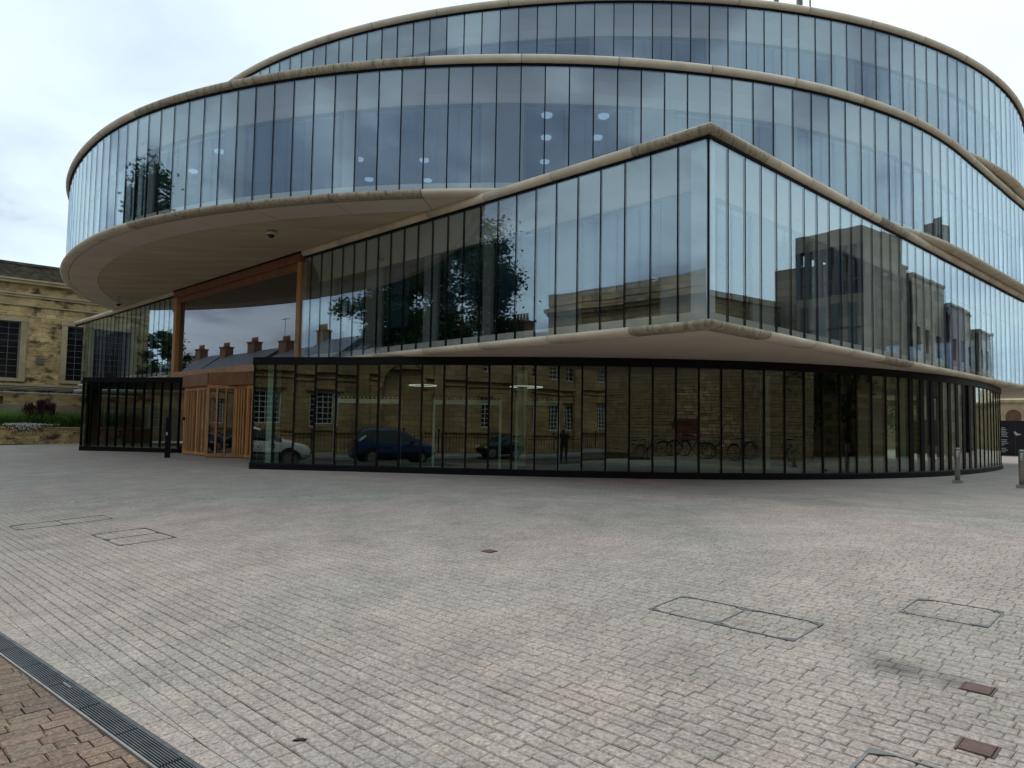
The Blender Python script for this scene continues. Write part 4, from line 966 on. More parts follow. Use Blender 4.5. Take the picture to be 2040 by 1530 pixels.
def window(parent,O,d,n,t0,t1,z0,z1,nx,nz,fm,pm,depth=0.2,fw=0.06,bw=0.03,name='window'):
    f=MB()
    fbox(f,O,d,n,t0,t0+fw,-depth-.03,-depth+.03,z0,z1); fbox(f,O,d,n,t1-fw,t1,-depth-.03,-depth+.03,z0,z1)
    fbox(f,O,d,n,t0+fw,t1-fw,-depth-.03,-depth+.03,z0,z0+fw); fbox(f,O,d,n,t0+fw,t1-fw,-depth-.03,-depth+.03,z1-fw,z1)
    for i in range(1,nx): t=t0+(t1-t0)*i/nx; fbox(f,O,d,n,t-bw/2,t+bw/2,-depth-.02,-depth+.022,z0+fw,z1-fw)
    for j in range(1,nz): z=z0+(z1-z0)*j/nz; fbox(f,O,d,n,t0+fw,t1-fw,-depth-.018,-depth+.018,z-bw/2,z+bw/2)
    o=f.build(name,fm,parent)
    g_=MB(); fbox(g_,O,d,n,t0+.01,t1-.01,-depth-.045,-depth-.032,z0+.01,z1-.01); g_.build('pane',pm,o)
    return o

# ------------------------------------------------------------------ old stone building on the left
CO=Vector((-28.3,40.0)); CD=Vector((0.746,0.666)).normalized(); CN=Vector((CD.y,-CD.x))
ch=thing('old_stone_building','weathered yellow limestone building with dark parapet and tall lattice windows, left edge','building')
wins=[(-1.2,0.92,3.9,7.1),(3.2,5.1,3.9,7.1),(7.6,9.5,3.9,7.1)]
m=MB(); facade(m,CO,CD,CN,-2.3,14,ZB-0.3,9.25,wins+[(-1.2,0.3,1.7,2.9)],0.38,0,1)
m.build('wall',[m_oldstone,m_surround],ch)
m=MB(); fbox(m,CO,CD,CN,-2.3,14,-0.5,0.28,9.25,9.40); fbox(m,CO,CD,CN,-2.3,14,-.5,.36,9.40,9.50); m.build('cornice',m_surround,ch)
m=MB(); fbox(m,CO,CD,CN,-2.3,14,-0.6,0.10,9.50,10.28); m.build('parapet',m_oldstoneD,ch)
m=MB(); fbox(m,CO,CD,CN,-2.3,14,-0.6,0.16,10.28,10.42); m.build('parapet_cap',m_oldstoneD,ch)
for z,h,o in ((8.62,.10,.12),(8.50,.10,.07),(8.0,.08,.08),(3.50,.12,.14),(3.40,.08,.08)):
    m=MB(); fbox(m,CO,CD,CN,-2.3,14,0.003,o,z,z+h); m.build('string_course',m_surround,ch)
m=MB(); fbox(m,CO,CD,CN,-2.3,14,0.003,0.05,ZB-.3,2.45); m.build('rendered_plinth',m_render,ch)
for (a,b,c,e) in wins:
    m=MB(); w_=0.30
    fbox(m,CO,CD,CN,a-w_,a,0.003,0.07,c,e); fbox(m,CO,CD,CN,b,b+w_,0.003,0.07,c,e); fbox(m,CO,CD,CN,a-w_-.04,b+w_+.04,0.003,0.09,e,e+0.26); m.build('window_surround',m_surround,ch)
    m=MB(); fbox(m,CO,CD,CN,a-w_,b+w_,0.003,0.16,c-.16,c); m.build('window_sill',m_surround,ch)
    window(ch,CO,CD,CN,a,b,c,e,4,9,m_kerb,m_pane,0.30,0.05,0.016,'lattice_window')
# ashlar blocks picked out where they show
cnt=0; blk={}
z=3.62; row=0
while z<7.9:
    h=0.27; t=-0.9 if row%2 else -1.3
    while t<8:
        L=random.choice([0.5,0.62,0.75]); a,b=t,min(t+L,8)
        bad=any(not(b<w0-.32 or a>w1+.32) and not (z>w3+.28 or z+h<w2-.16) for (w0,w1,w2,w3) in wins)
        if not bad and cnt<290:
            m=MB(); o=random.choice([0.012,0.018,0.022,0.03]); fbox(m,CO,CD,CN,a+.008,b-.008,0.0,o,z+.008,z+h-.008); m.build('stone_block',m_oldstone,ch); cnt+=1
        t+=L
    z+=h; row+=1
# vents, louvres, pipes
m=MB(); fbox(m,CO,CD,CN,1.72,2.12,0.035,0.05,4.75,5.15); v=m.build('wall_vent',m_towerD,ch)
for i in range(4):
    m=MB(); fbox(m,CO,CD,CN,1.74,2.10,0.051,0.062,4.79+i*.09,4.84+i*.09); m.build('louvre',m_render,v)
for (a,b,z0,z1) in ((-2.6,0.1,1.35,2.5),(3.0,6.2,1.0,2.1)):
    f=MB(); fbox(f,CO,CD,CN,a,b,0.051,0.07,z0,z1); o=f.build('louvre_grille',m_render,ch)
    z=z0+.05
    while z<z1-.05:
        m=MB(); fbox(m,CO,CD,CN,a+.03,b-.03,0.071,0.10,z,z+.05); m.build('louvre',m_kerb,o); z+=0.10
for i,(z,o,r,mm) in enumerate(((3.32,0.22,0.035,m_steelD),(3.12,0.20,0.03,m_white),(3.22,0.30,0.022,m_seal))):
    m=MB(); p=CO+CD*(-2.3)+CN*o; q=CO+CD*7+CN*o; 
    m.tube([(p.x,p.y,z),(q.x,q.y,z)],r,8); pi=m.build('wall_pipe',mm,ch)
for i in range(9):
    p=CO+CD*(-2+i*1.1)+CN*0.11; m=MB(); m.box((p.x,p.y,3.2),(0.02,0.11,0.06),(CD.x,CD.y)); m.build('pipe_bracket',m_seal,ch)
m=MB(); p=CO+CD*3.6+CN*0.5; q=CO+CD*7.5+CN*0.5; m.tube([(p.x,p.y,3.30),(p.x*.7+q.x*.3,p.y*.7+q.y*.3,3.42),(q.x,q.y,3.5)],0.11,10); m.build('duct',m_plastic,ch)
# roof behind the parapet and end walls
e0=CO+CD*(-2.3); e1=CO+CD*14; bk=-CN*12
m=MB(); q=[e0+bk*.05,e1+bk*.05,e1+bk,e0+bk]; m.hexa([(p.x,p.y,ZB-.3) for p in q],[(p.x,p.y,9.9) for p in q]); m.build('rear_walls',m_oldstone,ch)
m=MB(); a=e0+bk*.12;b=e1+bk*.12;c=e1+bk*.9;d_=e0+bk*.9; r0=e0+bk*.5;r1=e1+bk*.5
m.quad((a.x,a.y,9.91),(b.x,b.y,9.91),(r1.x,r1.y,10.6),(r0.x,r0.y,10.6)); m.quad((r0.x,r0.y,10.6),(r1.x,r1.y,10.6),(c.x,c.y,9.91),(d_.x,d_.y,9.91)); m.build('roof',m_slate,ch)

# garden wall with stones, planting behind
GO=Vector((-24.43,34.95)); GD=Vector((0.66,0.75)).normalized(); GN=Vector((GD.y,-GD.x))
gw=thing('garden_wall','low coursed yellow stone garden wall with a flat cap, left edge','garden wall')
m=MB(); fbox(m,GO,GD,GN,-4.5,7,-0.30,-0.03,ZB-.1,1.20); m.build('wall_core',m_mortar,gw)
z=ZB; row=0; cnt=0
while z<1.12:
    h=random.choice([0.10,0.13,0.12]); 
    if z+h>1.19: h=1.19-z
    t=-1.6-random.random()*.2
    while t<5.2 and cnt<295:
        L=random.uniform(.16,.38); m=MB(); fbox(m,GO,GD,GN,t+.008,t+L-.008,-0.05,random.uniform(-.012,.02),z+.006,z+h-.006); m.build('stone',m_oldstone,gw); t+=L; cnt+=1
    z+=h; row+=1
m=MB(); fbox(m,GO,GD,GN,-4.5,-1.6,-.05,0.0,ZB-.1,1.19); m.build('distant_stonework',m_oldstone,gw)
t=-4.5
while t<7:
    m=MB(); fbox(m,GO,GD,GN,t+.006,t+.894,-0.36,0.05,1.20,1.27); m.build('coping',m_surround,gw); t+=.9
m=MB(); fbox(m,GO,GD,GN,-4.5,7,-3.6,-0.30,ZB-.05,1.05); tag(m.build('planting_bed',m_soil),kind='structure')
def blades(name,n,area,h0,h1,w,m,label,cat,kind=None,lean=0.5,parent=None,group=None):
    V=[];Fc=[]
    for i in range(n):
        x,y,z=area(); h=random.uniform(h0,h1); a=random.uniform(0,6.283); l=random.uniform(.1,lean)*h
        dx,dy=math.cos(a),math.sin(a); px,py=-dy*w/2,dx*w/2; b=len(V)
        V+=[(x-px,y-py,z),(x+px,y+py,z),(x+dx*l*.4+px,y+dy*l*.4+py,z+h*.6),(x+dx*l*.4-px,y+dy*l*.4-py,z+h*.6),(x+dx*l,y+dy*l,z+h*(.95 if l<.5*h else .7))]
        Fc+=[(b,b+1,b+2,b+3),(b+3,b+2,b+4)]
    me=bpy.data.meshes.new(name); me.from_pydata(V,[],Fc); me.materials.append(m); o=link(name,me,parent)
    if label: tag(o,label,cat,group,kind)
    return o
def gar(t0,t1,o0,o1,z):
    def f():
        p=GO+GD*random.uniform(t0,t1)+GN*random.uniform(o0,o1); return p.x,p.y,z
    return f
blades('ornamental_grass',14000,gar(-4.3,6.8,-1.9,-0.45,1.05),0.6,1.25,0.035,m_grass,'dense green arching grass filling the bed behind the garden wall','grass','stuff',0.8)
for i,(t,lab) in enumerate(((1.35,'purple leaved plant in the grass, left one of the dark trio'),(1.85,'purple leaved plant in the grass, middle and tallest of the trio'),(2.25,'purple leaved plant in the grass, right one of the dark trio'))):
    p=GO+GD*t+GN*(-0.8); th=thing('purple_shrub',lab,'shrub',(p.x,p.y,1.05),0,'purple shrubs in the planting bed')
    m=MB(); m.tube([(0,0,0),(0.02,0,1.1)],0.02,6); m.build('stem',m_bark,th)
    blades('foliage',260,lambda:(random.gauss(0,.12),random.gauss(0,.12),random.uniform(.6,1.25+.15*(i==1))),0.15,0.32,0.05,m_purple,None,None,parent=th)
p=GO+GD*1.0+GN*0.02
fl=thing('trailing_flowers','mat of small white flowers spilling over the garden wall','flowers',(p.x,p.y,1.27))
def spill():
    t=random.gauss(0,.45); o=random.uniform(-.25,.16)+random.gauss(0,.02); z=0.06+random.gauss(0,.02) if o<.05 else 0.05-abs(random.gauss(0,.16))*math.exp(-t*t*1.5)
    q=GD*t+GN*o; return (q.x,q.y,z)
blades('foliage',900,spill,0.05,0.12,0.05,m_leaf,None,None,parent=fl)
V=[];Fc=[]
for i in range(800):
    x,y,z=spill(); z+=.07; q=GN*0.05; b=len(V); r=.022; x+=q.x;y+=q.y
    for k in range(5): a=k*1.2566; V.append((x+GD.x*r*math.cos(a),y+GD.y*r*math.cos(a),z+r*math.sin(a)))
    Fc.append((b,b+1,b+2,b+3,b+4))
me=bpy.data.meshes.new('blossoms'); me.from_pydata(V,[],Fc); me.materials.append(m_petal); tag(link('blossoms',me,fl),kind='stuff')

# ------------------------------------------------------------------ right background: hoarding and stone building
HO=Vector((27.6,46.4)); HD=Vector((0.86,-0.51)).normalized(); HN=Vector((HD.y,-HD.x)); HN=HN if HN.y<0 else -HN
hd=thing('site_hoarding','navy black site hoarding with small white lettering and a white bird','hoarding')
for i in range(7):
    m=MB(); fbox(m,HO,HD,HN,-2.4+i*1.22,-2.4+(i+1)*1.22-.006,0,.03,ZB,2.58); m.build('panel',m_hoard,hd)
def hbox(t0,t1,z0,z1,nm='lettering'): m=MB(); fbox(m,HO,HD,HN,t0,t1,.031,.036,z0,z1); return m.build(nm,m_white,hd)
zt=2.12
for i,wd in enumerate([.38,.5,.42,.58,.5,.6,.0,.52,.48,.62,.3,.0,.42,.56,.36]):
    if wd>0: hbox(2.95,2.95+wd*.62,zt-i*.105,zt-i*.105+.035)
m=MB(); 
def hp(t,z,o=.036): q=HO+HD*t+HN*o; return (q.x,q.y,z)
t0,z0=3.62,1.72
bird=[(0,.18),(.05,.26),(.13,.27),(.18,.20),(.33,.10),(.62,.06),(.60,.02),(.40,-.02),(.25,-.06),(.12,-.02),(.07,.08)]
m.poly([hp(t0+a*.62,z0+b*.75,.037) for a,b in bird]); m.poly([hp(t0+a*.62,z0+b*.75,.032) for a,b in reversed(bird)]); m.build('bird_emblem',m_white,hd)
# 'bd' monogram
m=MB()
for (a,b,c,d_) in ((.0,.05,1.75,2.1),(.0,.20,1.75,1.80),(.15,.20,1.75,1.95),(.0,.20,1.92,1.96),(.27,.47,1.75,1.80),(.27,.32,1.75,1.95),(.27,.47,1.92,1.96),(.42,.47,1.96,2.1)):
    fbox(m,HO,HD,HN,a+.1,b+.1,.031,.036,c,d_)
m.build('monogram',m_white,hd)
for i in range(4):
    m=MB(); fbox(m,HO,HD,HN,-2+i*1.9,-1.9+i*1.9,-.5,-.01,ZB,2.2); m.build('prop',m_woodD,hd)
RO=Vector((36.0,62.0)); RD=Vector((0.9,-0.43)).normalized(); RN=Vector((RD.y,-RD.x)); RN=RN if RN.y<0 else -RN
rb=thing('stone_lodge','pale yellow stone building with a small arched opening behind the hoarding','building')
m=MB(); facade(m,RO,RD,RN,-12,26,ZB,4.4,[(5.1,6.14,2.2,3.3)],.4); m.build('wall',m_surround,rb)
m=MB()
for i in range(10):
    a0=math.pi*i/10; a1=math.pi*(i+1)/10
    for (r0,r1,o0,o1) in ((0.54,0.70,0.0,0.06),):
        P=lambda r,a,o:(RO.x+RD.x*(5.62+r*math.cos(a))+RN.x*o,RO.y+RD.y*(5.62+r*math.cos(a))+RN.y*o,3.3+r*math.sin(a)*.95)
        m.quad(P(r0,a0,o1),P(r1,a0,o1),P(r1,a1,o1),P(r0,a1,o1)); m.quad(P(r1,a0,0),P(r1,a1,0),P(r1,a1,o1),P(r1,a0,o1)); m.quad(P(r0,a0,0),P(r0,a0,o1),P(r0,a1,o1),P(r0,a1,0))
m.build('arch_ring',m_surround,rb)
m=MB(); P=lambda r,a,o:(RO.x+RD.x*(5.62+r*math.cos(a))+RN.x*o,RO.y+RD.y*(5.62+r*math.cos(a))+RN.y*o,3.3+r*math.sin(a)*.95)
m.poly([P(.54,math.pi*i/12,.02) for i in range(13)]+[P(.54,math.pi,.02)[:2]+(2.2,),P(.54,0,.02)[:2]+(2.2,)]); m.build('arch_door',m_brick,rb)
m=MB(); fbox(m,RO,RD,RN,-12,26,-8,-.01,ZB,4.4); fbox(m,RO,RD,RN,-12.2,26.2,-8,.18,4.4,4.62); m.build('eaves',m_surround,rb)
m=MB(); a=RO+RD*(-12);b=RO+RD*26; c=b-RN*8; d_=a-RN*8; mid=(a+d_)/2; mid2=(b+c)/2
m.quad((a.x,a.y,4.63),(b.x,b.y,4.63),(mid2.x,mid2.y,6.0),(mid.x,mid.y,6.0)); m.build('roof',m_surround,rb)

# ------------------------------------------------------------------ across the street: long limestone publishing house
OO=US(-13,0); OO=Vector((OO.x,OO.y)); OD=Vector((1/R2,-1/R2)); ON=Vector((1/R2,1/R2))     # t == s
ou=thing('long_limestone_building','long two storey limestone building across the street with white sash windows, mirrored in the glass','building')
S0,S1=-31.8,30
ops=[]; t=-29.6
lower=[];upper=[];arch=(-9.6,-6.4,0.0,5.0)
c=-12.95
cs_=[c+2*k for k in range(0)]
for k in range(-9,22):
    tc_=-12.95+ (k*2.62 if k<=0 else 7.4+ (k-1)*3.05+5.4)
    if tc_<S0+1.2 or tc_>S1-1: continue
    lower.append((tc_-.62,tc_+.62,1.62,3.45)); upper.append((tc_-.55,tc_+.55,5.2,6.8))
lower=[w_ for w_ in lower if not (w_[1]>arch[0]-.4 and w_[0]<arch[1]+.4)]
m=MB(); facade(m,OO,OD,ON,S0,S1,-.3,9.6,lower+upper+[arch],.25,0,0); m.build('wall',m_oup,ou)
for w_ in lower: window(ou,OO,OD,ON,*w_,4,6,m_white,m_pane,.16,.07,.035)
for w_ in upper: window(ou,OO,OD,ON,*w_,3,5,m_white,m_pane,.16,.07,.035)
for i,w_ in enumerate(lower):
    m=MB(); fbox(m,OO,OD,ON,w_[0]-.2,w_[1]+.2,.003,.14,w_[3]+.15,w_[3]+.32); fbox(m,OO,OD,ON,w_[0]-.15,w_[1]+.15,.003,.1,w_[2]-.15,w_[2]); m.build('window_moulding',m_oup,ou)
for z,h,o in ((1.25,.18,.12),(4.55,.25,.22),(4.2,.1,.1),(8.9,.2,.25),(9.1,.25,.5),(0.0,.9,.06)):
    m=MB(); fbox(m,OO,OD,ON,S0,arch[0]-.3,.002,o,z,z+h); fbox(m,OO,OD,ON,arch[1]+.3,S1,.002,o,z,z+h); m.build('string_course',m_oup,ou)
m=MB(); fbox(m,OO,OD,ON,S0,S1,-.6,.06,9.6,10.35); m.build('parapet',m_oup,ou)
for tc_ in (-11.0,-5.2,4.9,12.5):
    m=MB(); fbox(m,OO,OD,ON,tc_-.35,tc_+.35,.0,.28,0,9.0); m.build('pilaster',m_oup,ou)
m=MB(); 
for i in range(8):
    a0=math.pi*i/8; a1=math.pi*(i+1)/8
    P=lambda r,a,o:(OO.x+OD.x*(-8+r*math.cos(a))+ON.x*o,OO.y+OD.y*(-8+r*math.cos(a))+ON.y*o,3.9+r*math.sin(a))
    m.quad(P(1.6,a0,.12),P(2.1,a0,.12),P(2.1,a1,.12),P(1.6,a1,.12)); m.quad(P(1.6,a0,-.25),P(1.6,a0,.12),P(1.6,a1,.12),P(1.6,a1,-.25)); m.quad(P(2.1,a0,.0),P(2.1,a1,.0),P(2.1,a1,.12),P(2.1,a0,.12))
m.build('arch_ring',m_oup,ou)
m=MB(); fbox(m,OO,OD,ON,arch[0]-.1,arch[1]+.1,-3,-2.8,0,5.1); m.build('archway_gate',m_seal,ou)
q=[OO+OD*S0-ON*.3,OO+OD*S1-ON*.3,OO+OD*S1-ON*14,OO+OD*S0-ON*14]
m=MB(); m.hexa([(p.x,p.y,-.3) for p in q][::-1],[(p.x,p.y,9.5) for p in q][::-1]); m.build('rear_walls',m_oup,ou)
m=MB(); a=OO+OD*-28-ON*1.5; b=OO+OD*-17-ON*1.5; c=OO+OD*-17-ON*12; d_=OO+OD*-28-ON*12; ap=(a+c)/2; ap1=ap-OD*1; ap2=ap+OD*1
for P_,Q_,r0,r1 in ((a,b,ap1,ap2),(b,c,ap2,ap2),(c,d_,ap2,ap1),(d_,a,ap1,ap1)):
    m.quad((P_.x,P_.y,10.3),(Q_.x,Q_.y,10.3),(r1.x,r1.y,12.3),(r0.x,r0.y,12.3))
m.build('roof',m_slate,ou)
# railings
rl=thing('iron_railings','black spearheaded iron railings in front of the long limestone building','railings')
S=-32.0; sect=0
rbars=MB()
for k in range(310):
    s_=-32+k*0.2
    p=US(-10.6,s_); m_=rbars; m_.box((p.x,p.y,.62),(.011,.011,.55),(1,1)); m_.box((p.x,p.y,1.20),(.022,.022,.045),(1,1))
for z in (.15,1.02):
    p=US(-10.6,-32.2,z); q=US(-10.6,30,z); rbars.bar(p,q,.03)
rbars.build('uprights',m_black,rl)['kind']='stuff'
for k in range(24):
    p=US(-10.6,-32+k*2.6); m=MB(); m.box((p.x,p.y,.68),(.03,.03,.68),(1,1)); m.box((p.x,p.y,1.40),(.05,.05,.05),(1,1)); m.build('standard',m_black,rl)
m=MB(); 
q=[US(-10.75,-32.2,-.05),US(-10.45,-32.2,-.05),US(-10.45,30,-.05),US(-10.75,30,-.05)]; m.hexa(q,[Vector((v.x,v.y,.12)) for v in q]); m.build('plinth',m_kerb,rl)

# terrace beyond with chimneys
def house(s0,s1,lab,ez,rz,pots,brick):
    th=thing('terraced_house',lab,'house',(0,0,0),0,'terraced houses along the street, mirrored in the entrance window')
    O=US(-12.6,0); O=Vector((O.x,O.y))
    mid=(s0+s1)/2; ops=[(mid-2.0,mid-1.0,1.2,2.8),(mid+.8,mid+1.8,1.2,2.8),(mid-2.0,mid-1.0,4.4,5.8),(mid+.8,mid+1.8,4.4,5.8)]
    m=MB(); facade(m,O,OD,ON,s0+.003,s1-.003,-.2,ez,ops,.15); 
    m.build('wall',m_brick if brick else m_oup,th)
    for o in ops: window(th,O,OD,ON,*o,2,3,m_white,m_pane,.1,.06,.03)
    m=MB(); fbox(m,O,OD,ON,s0+.01,s1-.01,-8,-.2,-.2,ez); m.build('rear_walls',m_brick,th)
    P=lambda s,o,z:(O.x+OD.x*s+ON.x*o,O.y+OD.y*s+ON.y*o,z)
    m=MB(); m.quad(P(s0,.3,ez),P(s1,.3,ez),P(s1,-4,rz),P(s0,-4,rz)); m.quad(P(s0,-4,rz),P(s1,-4,rz),P(s1,-8.3,ez),P(s0,-8.3,ez)); m.poly([P(s0,.3,ez),P(s0,-4,rz),P(s0,-8.3,ez)]); m.poly([P(s1,.3,ez),P(s1,-8.3,ez),P(s1,-4,rz)]); m.build('roof',m_slate,th)
    cs0=s0+.1; m=MB(); fbox(m,O,OD,ON,cs0,cs0+1.6,-4.5,-3.5,rz-1.2,rz+.9); fbox(m,O,OD,ON,cs0-.08,cs0+1.68,-4.6,-3.4,rz+.9,rz+1.05); c_=m.build('chimney',m_brick,th)
    for i in range(pots):
        m=MB(); q=P(cs0+.2+i*1.25/max(1,pots-1),-4,rz+1.05); m.lathe(q,[(.11,0),(.09,.45),(.11,.55)],8); m.build('chimney_pot',m_pot,c_)
hs=[(-38.5,-33.0,6.0,8.6,5,1),(-45.5,-38.7,6.2,8.8,4,0),(-58.0,-45.7,6.6,9.5,6,0),(-66.3,-58.2,7.3,10.2,6,1),(-74.5,-66.5,7.0,9.7,5,0),(-82.0,-74.7,7.2,10.1,6,1),(-89.5,-82.2,7.0,10.0,6,1),(-97.0,-89.7,6.9,10.2,6,1),(-106,-97.2,6.8,10.3,5,0)]
ordn=['next to the long limestone building','second from the long limestone building','third from the limestone building, the widest of the terrace','fourth from the limestone building, with the tallest chimney','fifth from the long limestone building','fourth from the far end of the terrace','third from the far end of the terrace','second from the far end of the terrace','at the far end of the terrace']
for h,o_ in zip(hs,ordn): house(h[0],h[1],('brick' if h[5] else 'stone')+' terraced house '+o_,h[2],h[3],h[4],h[5])
for (s_,lab,z0,h) in ((-74,'tall thin television aerial on a terrace roof','x',5.4),(-64,'short television aerial on a terrace roof beside the tall chimney','x',2.0)):
    p=US(-16.6,s_); th=thing('roof_aerial',lab,'aerial',(p.x,p.y,7.9),0,'aerials on the terrace roofs'); m=MB(); m.tube([(0,0,0),(0,0,h)],.03,6); m.build('pole',m_steelD,th); m=MB(); m.bar((-.5,.5,h-.1),(.5,-.5,h-.1),.03); 
    for i in range(5): m.bar((-.4+i*.2-.15,.4-i*.2-.15,h-.1),(-.4+i*.2+.15,.4-i*.2+.15,h-.1),.02)
    m.build('antenna',m_steelD,th)

# ------------------------------------------------------------------ trees
def tree(name,x,y,z0,H,cr,label,leafm,nleaf=14000,cz=None,seed=1,trunk=0.3,lsize=0.22,group=None,crown_lo=0.3,nc=90):
    rr=random.Random(seed); th=thing(name,label,'tree',(x,y,z0),0,group)
    m=MB(); top=H*0.62; m.tube([(0,0,-.2),(.05,.02,H*.12),(.1,-.05,H*.3),(0,.1,top)],[trunk*1.25,trunk,trunk*.75,trunk*.3],10); tk=m.build('trunk',m_bark,th)
    clumps=[]; nl=9
    m=MB()
    for i in range(nl):
        a=i*2.4+rr.uniform(-.3,.3); zz=H*rr.uniform(.28,.6); r=cr*rr.uniform(.55,.85)*(1-.4*max(0,(zz/H-.4)))
        e=(math.cos(a)*r,math.sin(a)*r,min(H*.88,zz+H*rr.uniform(.12,.28)))
        m.tube([(0,0,zz),(e[0]*.5,e[1]*.5,zz+(e[2]-zz)*.6),e],[trunk*.35,trunk*.2,trunk*.06],6)
    m.build('limb',m_bark,th)
    ch_=H*(1-crown_lo)/2; ccz=H*crown_lo+ch_
    n=0
    while len(clumps)<nc:
        a=rr.uniform(0,6.283); u_=rr.uniform(-1,1); r=rr.uniform(.45,1)**.5
        q=math.sqrt(1-u_*u_); px,py,pz=math.cos(a)*q*cr*r,math.sin(a)*q*cr*r,ccz+u_*ch_*r
        k=1.0+0.22*math.sin(3*a+seed)+.1*math.sin(5*a)
        clumps.append((px*k*.92,py*k*.92,pz,rr.uniform(.10,.2)*cr*1.25))
    V=[];Fc=[]
    per=nleaf//len(clumps)
    for (px,py,pz,r) in clumps:
        for i in range(per):
            gx,gy,gz_=rr.gauss(0,.5),rr.gauss(0,.5),rr.gauss(0,.38)
            c=Vector((px+gx*r,py+gy*r,pz+gz_*r)); a=Vector((rr.gauss(0,1),rr.gauss(0,1),rr.gauss(0,.5))).normalized(); b=a.cross(Vector((rr.gauss(0,1),rr.gauss(0,1),rr.gauss(0,1)))).normalized()
            s_=lsize*rr.uniform(.6,1.2); i0=len(V)
            V+=[tuple(c-a*s_*.5),tuple(c+b*s_*.28),tuple(c+a*s_*.5),tuple(c-b*s_*.28)]; Fc.append((i0,i0+1,i0+2,i0+3))
    me=bpy.data.meshes.new('crown'); me.from_pydata(V,[],Fc); me.materials.append(leafm); link('crown',me,th)
    return th
p=US(-9.6,-38.6); tree('street_tree',p.x,p.y,0,16.2,5.6,'big dark leafy tree at the end of the long limestone building',m_leafD,95000,seed=4,trunk=.3,lsize=.28,crown_lo=.2,nc=190)
tree('street_tree',-31.3,38.1,.1,7.2,1.9,'small tree at the corner of the old stone building, mirrored in the far left glazing',m_leaf,16000,seed=9,trunk=.16,lsize=.22,crown_lo=.12)
tree('plaza_tree',22.5,8.0,.42,8.0,3.6,'green tree at the end of the bicycle wall, nearer the wall',m_leaf,20000,seed=12,trunk=.22,lsize=.25,crown_lo=.12,group='trees at the end of the bicycle wall')
tree('plaza_tree',28.5,12.0,.42,8.5,3.8,'green tree beyond the end of the bicycle wall, farther from it',m_leafD,13000,seed=15,trunk=.22,lsize=.25,crown_lo=.12,group='trees at the end of the bicycle wall')
tree('background_tree',30.5,60,.42,7.5,3.2,'bushy tree between the drum and the pale lodge, far right',m_leaf,9000,seed=21,trunk=.2,lsize=.25,crown_lo=.1)

# ------------------------------------------------------------------ right side: concrete tower and stepped row (mirrored in the right face)
T0=Vector((33.0,27.1)); TA=Vector((3.0,-2.6)).normalized(); TB=Vector((4.0,2.9)).normalized()
nA=Vector((TA.y,-TA.x)); nA=nA if nA.x<0 else -nA; nB=Vector((TB.y,-TB.x)); nB=nB if nB.y>0 else -nB
tw=thing('concrete_tower','square stair tower with tall open slots at the top, mirrored in the right face','tower')
m=MB(); fbox(m,T0,TA,nA,0,4.2,-4.6,0,ZB,9.7); m.build('shaft',m_tower,tw)
for z in (7.7,5.6,3.6):
    m=MB(); fbox(m,T0,TA,nA,0.1,4.1,.003,.05,z,z+.10); m.build('band',m_towerD,tw)
for i in range(4):
    m=MB(); fbox(m,T0,TA,nA,.35+i*.98,.95+i*.98,.003,.02,1,9.2); m.build('glazed_strip',m_towerD,tw)
m=MB(); fbox(m,T0,TA,nA,-.0,4.2,-4.6,0,12.6,13.6); m.build('crown_slab',m_tower,tw)
for i in range(7):
    m=MB(); t_=i*(4.2-.32)/6; fbox(m,T0,TA,nA,t_,t_+.32,-.30,0,9.7,12.6); fbox(m,T0,TA,nA,t_,t_+.32,-4.6,-4.3,9.7,12.6); m.build('fin',m_towerD,tw)
m=MB(); fbox(m,T0,TA,nA,0,4.2,-.22,-.1,10.5,10.62); fbox(m,T0,TA,nA,0,4.2,-4.5,-4.4,10.5,10.62); m.build('rail',m_towerD,tw)
m=MB(); fbox(m,T0,TA,nA,0,.1,-4.3,-.3,9.7,12.6); m.build('side_wall',m_tower,tw)
m=MB(); fbox(m,T0,TA,nA,4.2,6.0,-5,-1.0,ZB,9.9); m.build('stair_block',m_tower,tw)
# lower building to the left of the tower
LO=Vector((31.0,15.0)); LD=Vector((0.63,0.777)); LN=Vector((-LD.y,LD.x))
lb=thing('brown_stone_hall','long low brown building beside the concrete tower, mirrored in the right face','building')
ops=[(k*3.0+1,k*3.0+2.2,z,z+1.7) for k in range(-10,4) for z in (1.6,5.4)]
m=MB(); facade(m,LO,LD,LN,-32,13.5,ZB,9.6,ops,.2); m.build('wall',m_oup,lb)
for o in ops:
    if o[0]>-8: window(lb,LO,LD,LN,*o,3,4,m_towerD,m_pane,.12,.06,.03)
    else:
        m=MB(); fbox(m,LO,LD,LN,o[0],o[1],-.2,-.15,o[2],o[3]); m.build('window',m_pane,lb)
m=MB(); fbox(m,LO,LD,LN,-32,13.5,-9,-.001,ZB,9.6); fbox(m,LO,LD,LN,-32,13.5,-9,.2,9.6,9.95); m.build('parapet',m_oup,lb)
m=MB(); fbox(m,LO,LD,LN,2,3.2,-3,-2,9.95,11.2); m.build('chimney',m_brick,lb)
